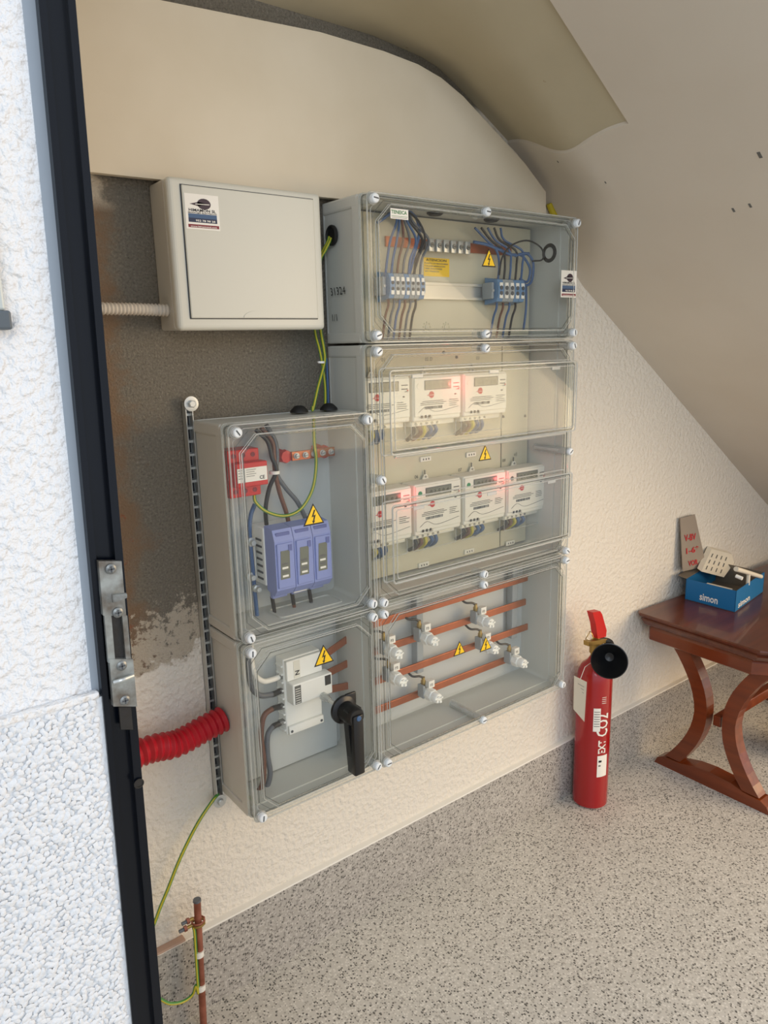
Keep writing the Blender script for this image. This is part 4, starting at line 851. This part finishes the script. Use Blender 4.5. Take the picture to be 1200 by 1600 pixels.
t = MB(); earth(t, smooth_path([(at(490, 650, -.05).x, -.05, 1.236), at(491, 690, -.058), at(494, 725, -.060), at(488, 765, -.060), at(470, 795, -.060), at(445, 806, -.058), at(418, 800, -.052), at(400, 785, -.045), at(397, 772, -.04)]), .0034); tag(t.build('earth_wire'), 'yellow-green earth wire looping through the earth bar to the surge protector', 'wire')
t = MB(); earth(t, smooth_path([(-.322, -.014, .482), at(333, 1250, -.022), at(308, 1288, -.026), at(282, 1340, -.028), at(262, 1390, -.028), at(246, 1430, -.030), at(228, 1490, -.034), (-.50, -.04, .10), (-.60, -.04, .03), (-.70, -.05, .006)]), .0034); tag(t.build('earth_wire'), 'yellow-green earth wire arching down the wall from the rail', 'wire')
yr = -.050; ra, rb_ = at(308, 1408, yr), at(318, 1600, yr)
tag_x = lambda z: rb_.x+(ra.x-rb_.x)*(z-rb_.z)/(ra.z-rb_.z)
RP = lambda z, dx=0, dy=0: Vector((tag_x(z)+dx, yr+dy, z))
Rd = thing('earth_rod', 'copper earth rod with clamp and two white tape bands by the baseboard', 'earth rod', RP(0))
t = MB(); t.tube([RP(-.02), RP(.10), ra], .0072, 'copper_rod', 18); t.build('rod', Rd)
t = MB(); t.tube([ra, ra+Vector((0, 0, .004))], [.0084, .0078], 'wire_grey', 18); t.build('rod_cap', Rd)
zc = at(310, 1442, yr).z
t = MB(); hexv = [RP(zc, .013*math.cos(a), .013*math.sin(a)) for a in fr(0, 2*PI*7/8, 7)]; t.tube(hexv, .0022, 'brass', 6, closed=True)
t.tube([q+Vector((0, 0, .006)) for q in hexv], .0020, 'copper_rod', 6, closed=True)
for dz, dx in ((.002, -.028), (.016, -.022)):
    t.cyl(RP(zc+dz, -.010), RP(zc+dz, dx), .0034, 'brass', 10); t.lathe(RP(zc+dz, dx+.004), (-1, 0, 0), [(0, .0058), (.006, .0058)], 'copper_rod', 6, smooth=False); t.cyl(RP(zc+dz, dx), RP(zc+dz, dx-.012), .0036, 'wire_grey', 10)
t.build('clamp', Rd)
for v in (1487, 1541):
    z = at(314, v, yr).z; t = MB(); t.tube([RP(z-.006, -.002), RP(z+.006, -.002)], [.0102, .0100], 'tape_white', 18); t.build('tape_band', Rd)
t = MB(); earth(t, smooth_path([RP(zc, -.012, -.004), RP(zc-.02, -.010, -.004), RP(.13, -.0095, -.004), RP(.09, -.0088, -.004), at(306, 1540, yr-.003), at(301, 1554, yr), at(286, 1565, yr), at(265, 1568, yr), at(240, 1562, yr+.004), (-.50, -.06, .03), (-.60, -.08, .008), (-.70, -.09, .006)]), .0032); tag(t.build('earth_wire'), 'yellow-green earth wire taped along the copper rod', 'wire')
t = MB(); t.box((-.52, -.017, at(260, 1484, -.014).z-.001), (at(290, 1470, -.016).x, -.0005, at(260, 1484, -.014).z+.004), 'clay', .001); struct(t, 'trim_2', label='bare clay edge on top of the left end of the baseboard')

# ================================================================== PANEL ON THE OUTER WALL
a = at(20, 515, YW-.012); z1 = at(0, 160, YW-.012).z
f_ = thing('wall_panel', 'pale panel in a grey frame on the outer wall at the left edge', 'panel', (-.85, YW, a.z))
MB().box((-1.0, YW+.001, a.z), (a.x, YW-.014, at(10, 485, YW-.012).z), 'frame_grey', .002).build('frame_foot', f_)
MB().box((-1.0, YW+.001, at(10, 485, YW-.012).z), (a.x-.003, YW-.010, z1+.02), 'frame_pane', .002).build('panel_face', f_)

# ================================================================== EXTINGUISHER
ex, ey, er = .836, -.070, .0510
E_ = thing('fire_extinguisher', 'slim red fire extinguisher with black horn standing by the baseboard', 'fire extinguisher', (ex, ey, 0))
t = MB(); t.lathe((ex, ey, 0), (0, 0, 1), [(0, .044), (.006, er), (.40, er), (.425, er*.94), (.445, er*.75), (.458, er*.45), (.470, .016)], 'red_paint', 40); t.build('cylinder', E_)
t = MB(); t.lathe((ex, ey, .462), (0, 0, 1), [(0, .015), (.018, .015), (.020, .019), (.055, .019), (.058, .012), (.075, .010)], 'brass', 20); t.build('valve', E_)
hc = at(952, 1033, ey-.085); ax = (CAM-hc).normalized(); ax = Vector((ax.x, ax.y, ax.z*.4)).normalized()
t = MB(); t.lathe(hc-ax*.080, ax, [(0, .014), (.03, .018), (.074, .0485), (.080, .0500), (.0805, .0475), (.070, .042), (.032, .012), (.030, .002)], 'black_plastic', 36); t.tube(smooth_path([hc-ax*.078, hc-ax*.11+Vector((0, 0, .03)), Vector((ex, ey, .52))]), .009, 'black_rubber', 10); t.build('horn', E_)
zc = at(940, 985, ey).z; l0 = Vector((ex-.010, ey-.010, .535)); l1 = at(936, 958, ey-.02)
t = MB(); t.prism([at(934, 998, ey-.02), at(947, 995, ey-.02), at(948, 985, ey-.02), at(941, 960, ey-.02), at(938, 955, ey-.02), at(926, 957, ey-.02), at(931, 975, ey-.02)], (0, .020, 0), 'red_plastic'); t.build('lever', E_)
t = MB(); t.prism([at(920, 1010, ey-.02), at(950, 1004, ey-.02), at(950, 998, ey-.02), at(920, 1003, ey-.02)], (0, .018, 0), 'brass'); t.build('lower_handle', E_)
rc_ = at(921, 994, ey-.03); t = MB(); t.tube([rc_+Vector((.0135*math.cos(a), .004*math.sin(a*2), .0135*math.sin(a))) for a in fr(0, 2*PI*19/20, 19)], .0012, 'brass', 6, closed=True); t.tube([rc_+Vector((.004+.011*math.cos(a), .006+.005*math.sin(a), .012*math.sin(a))) for a in fr(0, 2*PI*19/20, 19)], .0010, 'zinc', 6, closed=True); t.build('safety_pin', E_)
def curved(u0, v0, u1, v1, m, k=0):
    """patch wrapped on the cylinder, given by azimuth range and heights"""
    out = MB(); A = fr(u0, u1, 8); r = er+.0006+k*.0003
    V = [Vector((ex+r*math.sin(a), ey-r*math.cos(a), z)) for a in A for z in (v0, v1)]
    out.add(V, [[2*i, 2*i+2, 2*i+3, 2*i+1] for i in range(8)], m, True); return out
az = lambda d: math.radians(d)   # 0 faces -y; negative turns to the camera (left)
c0 = math.atan2(CAM.x-ex, -(CAM.y-ey))
def zat(v): return at(935, v, ey-.03).z
lb = curved(c0+.02, zat(1138), c0+.42, zat(1103), 'sticker_white')
for k in range(7):
    z = zat(1106)-.004-k*.0075; q = curved(c0+.06, z-.002, c0+.38, z, 'ink_grey', 1); lb.add(q.v, q.f, 'ink_grey')
lb.build('instruction_label', E_)
lb = curved(c0+.34, zat(1207), c0+1.0, zat(1175), 'sticker_white'); q = curved(c0+.42, zat(1185), c0+.60, zat(1182), 'ink', 1); lb.add(q.v, q.f, 'ink'); q = curved(c0+.42, zat(1191), c0+.55, zat(1189), 'ink_grey', 1); lb.add(q.v, q.f, 'ink_grey'); lb.build('date_label', E_)
# white print running up the cylinder
pr = MB(); q_ = c0+.50
for s_, z, sz in (('CO2', zat(1146), .050), ('EXT', zat(1172), .034)):
    vs, fs = text_mesh(s_, True); xx0 = min(v.x for v in vs); r = er+.0007
    pr.add([Vector((ex+r*math.sin(q_+.12-(v.y-.3)*sz/r), ey-r*math.cos(q_+.12-(v.y-.3)*sz/r), z+(v.x-xx0)*sz*.72)) for v in vs], fs, 'sticker_white')
for k in range(4):
    z = zat(1096)+k*.006; q = curved(c0+.46, z, c0+.74, z+.0015, 'sticker_white', 1); pr.add(q.v, q.f, 'sticker_white')
pr.build('printing', E_)
cdp = [at(897, 1056, ey-.01), at(917, 1066, ey-.05), at(913, 1128, ey-.05), at(896, 1108, ey-.01)]
t = MB(); t.prism(cdp, (.0010, .0010, 0), 'paper')
for k in range(3): a_, b2 = cdp[0].lerp(cdp[3], .15+.08*k), cdp[1].lerp(cdp[2], .15+.08*k); o_ = Vector((-.0006, -.0006, 0)); t.prism([a_.lerp(b2, .15)+o_, a_.lerp(b2, .8)+o_, a_.lerp(b2, .8)+o_-Vector((0, 0, .0012)), a_.lerp(b2, .15)+o_-Vector((0, 0, .0012))], (.0002, .0002, 0), 'ink_grey')
t.tube([cdp[0].lerp(cdp[1], .5), cdp[0].lerp(cdp[1], .5)+Vector((.010, -.006, .035)), Vector((ex-.012, ey-.012, .468))], .0008, 'sticker_white', 5)
t.build('inspection_card', E_)

# ================================================================== TABLE
TB = thing('side_table', 'low dark wooden table with clipped corners and curved legs against the wall', 'table', (1.6, -.25, 0))
rz_ = RZ(math.radians(-2.0)); tp = Vector((1.115, -.012, 0))
def tp3(x, y, z): q = rz_ @ Vector((x, y, 0)); return Vector((tp.x+q.x, tp.y+q.y, z))
def octo(i, z): 
    x0, x1, y0, y1, c = i, 1.02-i, -.50+i, -i*.4, .10; cb_ = .012
    return [tp3(x0, y0+c, z), tp3(x0+c*.8, y0, z), tp3(x1-c*.8, y0, z), tp3(x1, y0+c, z), tp3(x1, y1-cb_, z), tp3(x1-cb_, y1, z), tp3(x0+cb_, y1, z), tp3(x0, y1-cb_, z)]
def loft(mb, secs, m, caps=True):
    n = len(secs[0]); V = [p for s2 in secs for p in s2]
    F = [[i*n+k, i*n+(k+1) % n, (i+1)*n+(k+1) % n, (i+1)*n+k] for i in range(len(secs)-1) for k in range(n)]
    if caps: F += [list(range(n))[::-1], [(len(secs)-1)*n+k for k in range(n)]]
    mb.add(V, F, m); return mb
TOP = .521
t = MB(); loft(t, [octo(.012, TOP-.014), octo(.002, TOP-.010), octo(0, TOP-.004), octo(.002, TOP)], 'wood_top'); t.build('table_top', TB)
t = MB(); loft(t, [octo(.030, TOP-.046), octo(.020, TOP-.040), octo(.012, TOP-.026), octo(.016, TOP-.020), octo(.012, TOP-.014)], 'wood_top'); t.build('edge_moulding', TB)
t = MB(); loft(t, [octo(.045, TOP-.098), octo(.040, TOP-.094), octo(.040, TOP-.060), octo(.046, TOP-.046)], 'wood_side'); t.build('apron', TB)
def arc_leg(xc, sgn, yc, th=.040):
    """curved post: bulges toward the middle of the trestle"""
    pts = []
    for k in range(13):
        s2 = k/12; z = .040+(TOP-.13)*s2; b2 = math.sin(PI*s2)**1.0; y = yc+sgn*(.078-.072*b2); pts.append((y, z, .019+.010*abs(2*s2-1)**2))
    t = MB(); secs = []
    for y, z, hw_ in pts: secs.append([Vector((xc-th/2, y-hw_, z)), Vector((xc+th/2, y-hw_, z)), Vector((xc+th/2, y+hw_, z)), Vector((xc-th/2, y+hw_, z))])
    return loft(t, secs, 'wood_side')
for xc in (1.195, 1.90):
    for sgn in (1, -1):
        t = MB(); secs = []
        for k in range(15):
            s2 = k/14; z = .038+(TOP-.098-.038)*s2; d = .150-.105*math.sin(PI*(.06+.88*s2))**.9; y = -.262+sgn*d; hw_ = .020+.006*abs(2*s2-1)
            secs.append([Vector((xc-.021, y-hw_, z)), Vector((xc+.021, y-hw_, z)), Vector((xc+.021, y+hw_, z)), Vector((xc-.021, y+hw_, z))])
        loft(t, secs, 'wood_side'); t.build('leg', TB)
    P_ = [(-.075, .0), (-.085, .022), (-.105, .034), (-.165, .036), (-.21, .048), (-.262, .052), (-.33, .048), (-.37, .036), (-.42, .034), (-.44, .022), (-.45, .0)]
    t = MB(); t.prism([(xc-.024, y, z) for y, z in P_], (.048, 0, 0), 'wood_side'); t.build('foot', TB)
t = MB(); t.box((1.19, -.275, .200), (1.90, -.250, .235), 'wood_side', .003); t.build('stretcher', TB)
t = MB(); t.box((1.42, -.18, .10), (1.60, -.02, .235), 'bag_dark', .02, 3); tag(MB().box((1.50, -.40, .0), (1.66, -.30, .15), 'bag_dark', .03, 3).build('dark_bag'), 'dark bundle on the floor under the wooden table', 'bag')

# ---- blue box
bx = thing('cardboard_box', 'open blue cardboard box on the wooden table', 'box', (1.4, -.12, TOP))
b0, b1, b2 = atz(1070, 936, TOP+.0005), atz(1148, 957, TOP+.0005), atz(1192, 925, TOP+.0005)
hh = .070; ef = (b1-b0); es = (b2-b1); nf_ = ef.normalized(); ns_ = es.normalized(); b3 = b0+es*1.0; th = .0022; upv = Vector((0, 0, hh))
def wallp(p, q, inn, m_out, h=upv):
    t = MB(); t.prism([p, q, q+h, p+h], inn*th, m_out); return t
wallp(b0, b1, ns_, 'card_blue').build('front_wall', bx); wallp(b1, b2, -nf_, 'card_blue').build('side_wall', bx)
wallp(b2, b3, -ns_, 'card_inside').build('back_wall', bx); wallp(b3, b0, nf_, 'card_blue').build('side_wall', bx)
t = MB(); t.prism([b0, b1, b2, b3], (0, 0, .002), 'card_inside'); t.build('bottom', bx)
t = MB(); o_ = -ns_*.0004; sz = .034; st = b0.lerp(b1, .30)+Vector((0, 0, .012))+o_; t.text('simon', st, sz, 'sticker_white', nf_, width=ef.length*.36)
o2 = nf_*.0004; t.text('simon', b1.lerp(b2, .10)+Vector((0, 0, .008))+o2, sz*.8, 'sticker_white', ns_, width=es.length*.40); t.build('lettering', bx)
fa = b3.lerp(b0, .35)+upv; wd_ = .004
t = MB(); yf_ = -.030; F0, F1 = at(1067, 893, yf_), at(1102, 885, yf_); F2, F3, F4 = at(1100, 868, yf_+.004), at(1086, 804, yf_+.018), at(1063, 810, yf_+.018)
t.prism([F0, F1, F2, F3, F4], (.001, .003, 0), 'card_grey')
def onflap(a, c): return F0.lerp(F1, a).lerp(F4.lerp(F3, a), c)+Vector((-.0010, -.0018, 0))
RF = (F1-F0).normalized(); UF = (F4-F0).normalized()
FW = (F1-F0).length; FH = (F4-F0).length
t.text('V-BV', onflap(.16, .56), FH*.17, 'red_ink', RF, UF, width=FW*.50); t.text('1-6*', onflap(.20, .32), FH*.15, 'red_ink', RF, UF, width=FW*.55); t.text('VOR', onflap(.25, .08), FH*.14, 'red_ink', RF, UF, width=FW*.42); tag(t.build('open_flap', bx), 'grey flap standing up with red handwriting')
t = MB(); t.prism([b0+upv, b0.lerp(b3, .5)+upv, b0.lerp(b3, .5)+upv-nf_*.03+Vector((0, 0, .004)), b0+upv-nf_*.03+Vector((0, 0, .004))], (0, 0, .0018), 'card_inside'); t.build('side_flap', bx)
pk = thing('foil_package', 'white patterned packet sticking out of the blue box', 'packet', b0.lerp(b2, .5)+Vector((0, 0, .004)))
q0, q1, q2, q3 = at(1096, 893, b0.y-.01), at(1131, 902, b0.y-.03), at(1147, 880, b0.y-.01), at(1144, 866, b0.y+.01); q4, q5 = at(1120, 860, b0.y+.03), at(1112, 858, b0.y+.03)
t = MB(); t.prism([q0, q1, q2, q3, q4, q5], (.004, .018, .006), 'paper')
nrmq = (q1-q0).cross(q5-q0).normalized(); nrmq = nrmq if nrmq.dot(CAM-q0) > 0 else -nrmq
for a in range(4):
    for c in range(3):
        s0 = q0.lerp(q1, .12+.22*a).lerp(q5.lerp(q3, .12+.22*a), .12+.27*c)+nrmq*.0012; s1 = q0.lerp(q1, .12+.22*a).lerp(q5.lerp(q3, .12+.22*a), .28+.27*c)+nrmq*.0012; w_ = (q1-q0).normalized()*.004
        t.prism([s0, s0+w_, s1+w_, s1], nrmq*-.0004, 'ink_grey')
t.build('packet', pk)
MB().prism([b0.lerp(b1, .3)+ns_*.02+Vector((0, 0, .004)), b0.lerp(b1, .8)+ns_*.02+Vector((0, 0, .004)), b0.lerp(b1, .8)+ns_*.06+Vector((0, 0, .004)), b0.lerp(b1, .3)+ns_*.06+Vector((0, 0, .004))], (0, 0, .05), 'paper').build('packet_bottom', pk)
a_, c_ = at(1150, 889, b1.y+.02), at(1189, 901, b1.y+.02)
t = MB(); t.tube([a_, c_], [.008, .007], 'paper', 10); t.tube([at(1150, 900, b1.y+.02), at(1160, 904, b1.y+.0)], .006, 'white_plastic', 10)
t.tube([a_.lerp(c_, .5)-Vector((0, 0, .04)), a_.lerp(c_, .5)], .006, 'paper', 8)
tag(t.build('paper_roll'), 'thin rolled white leaflet lying in the blue box', 'leaflet')
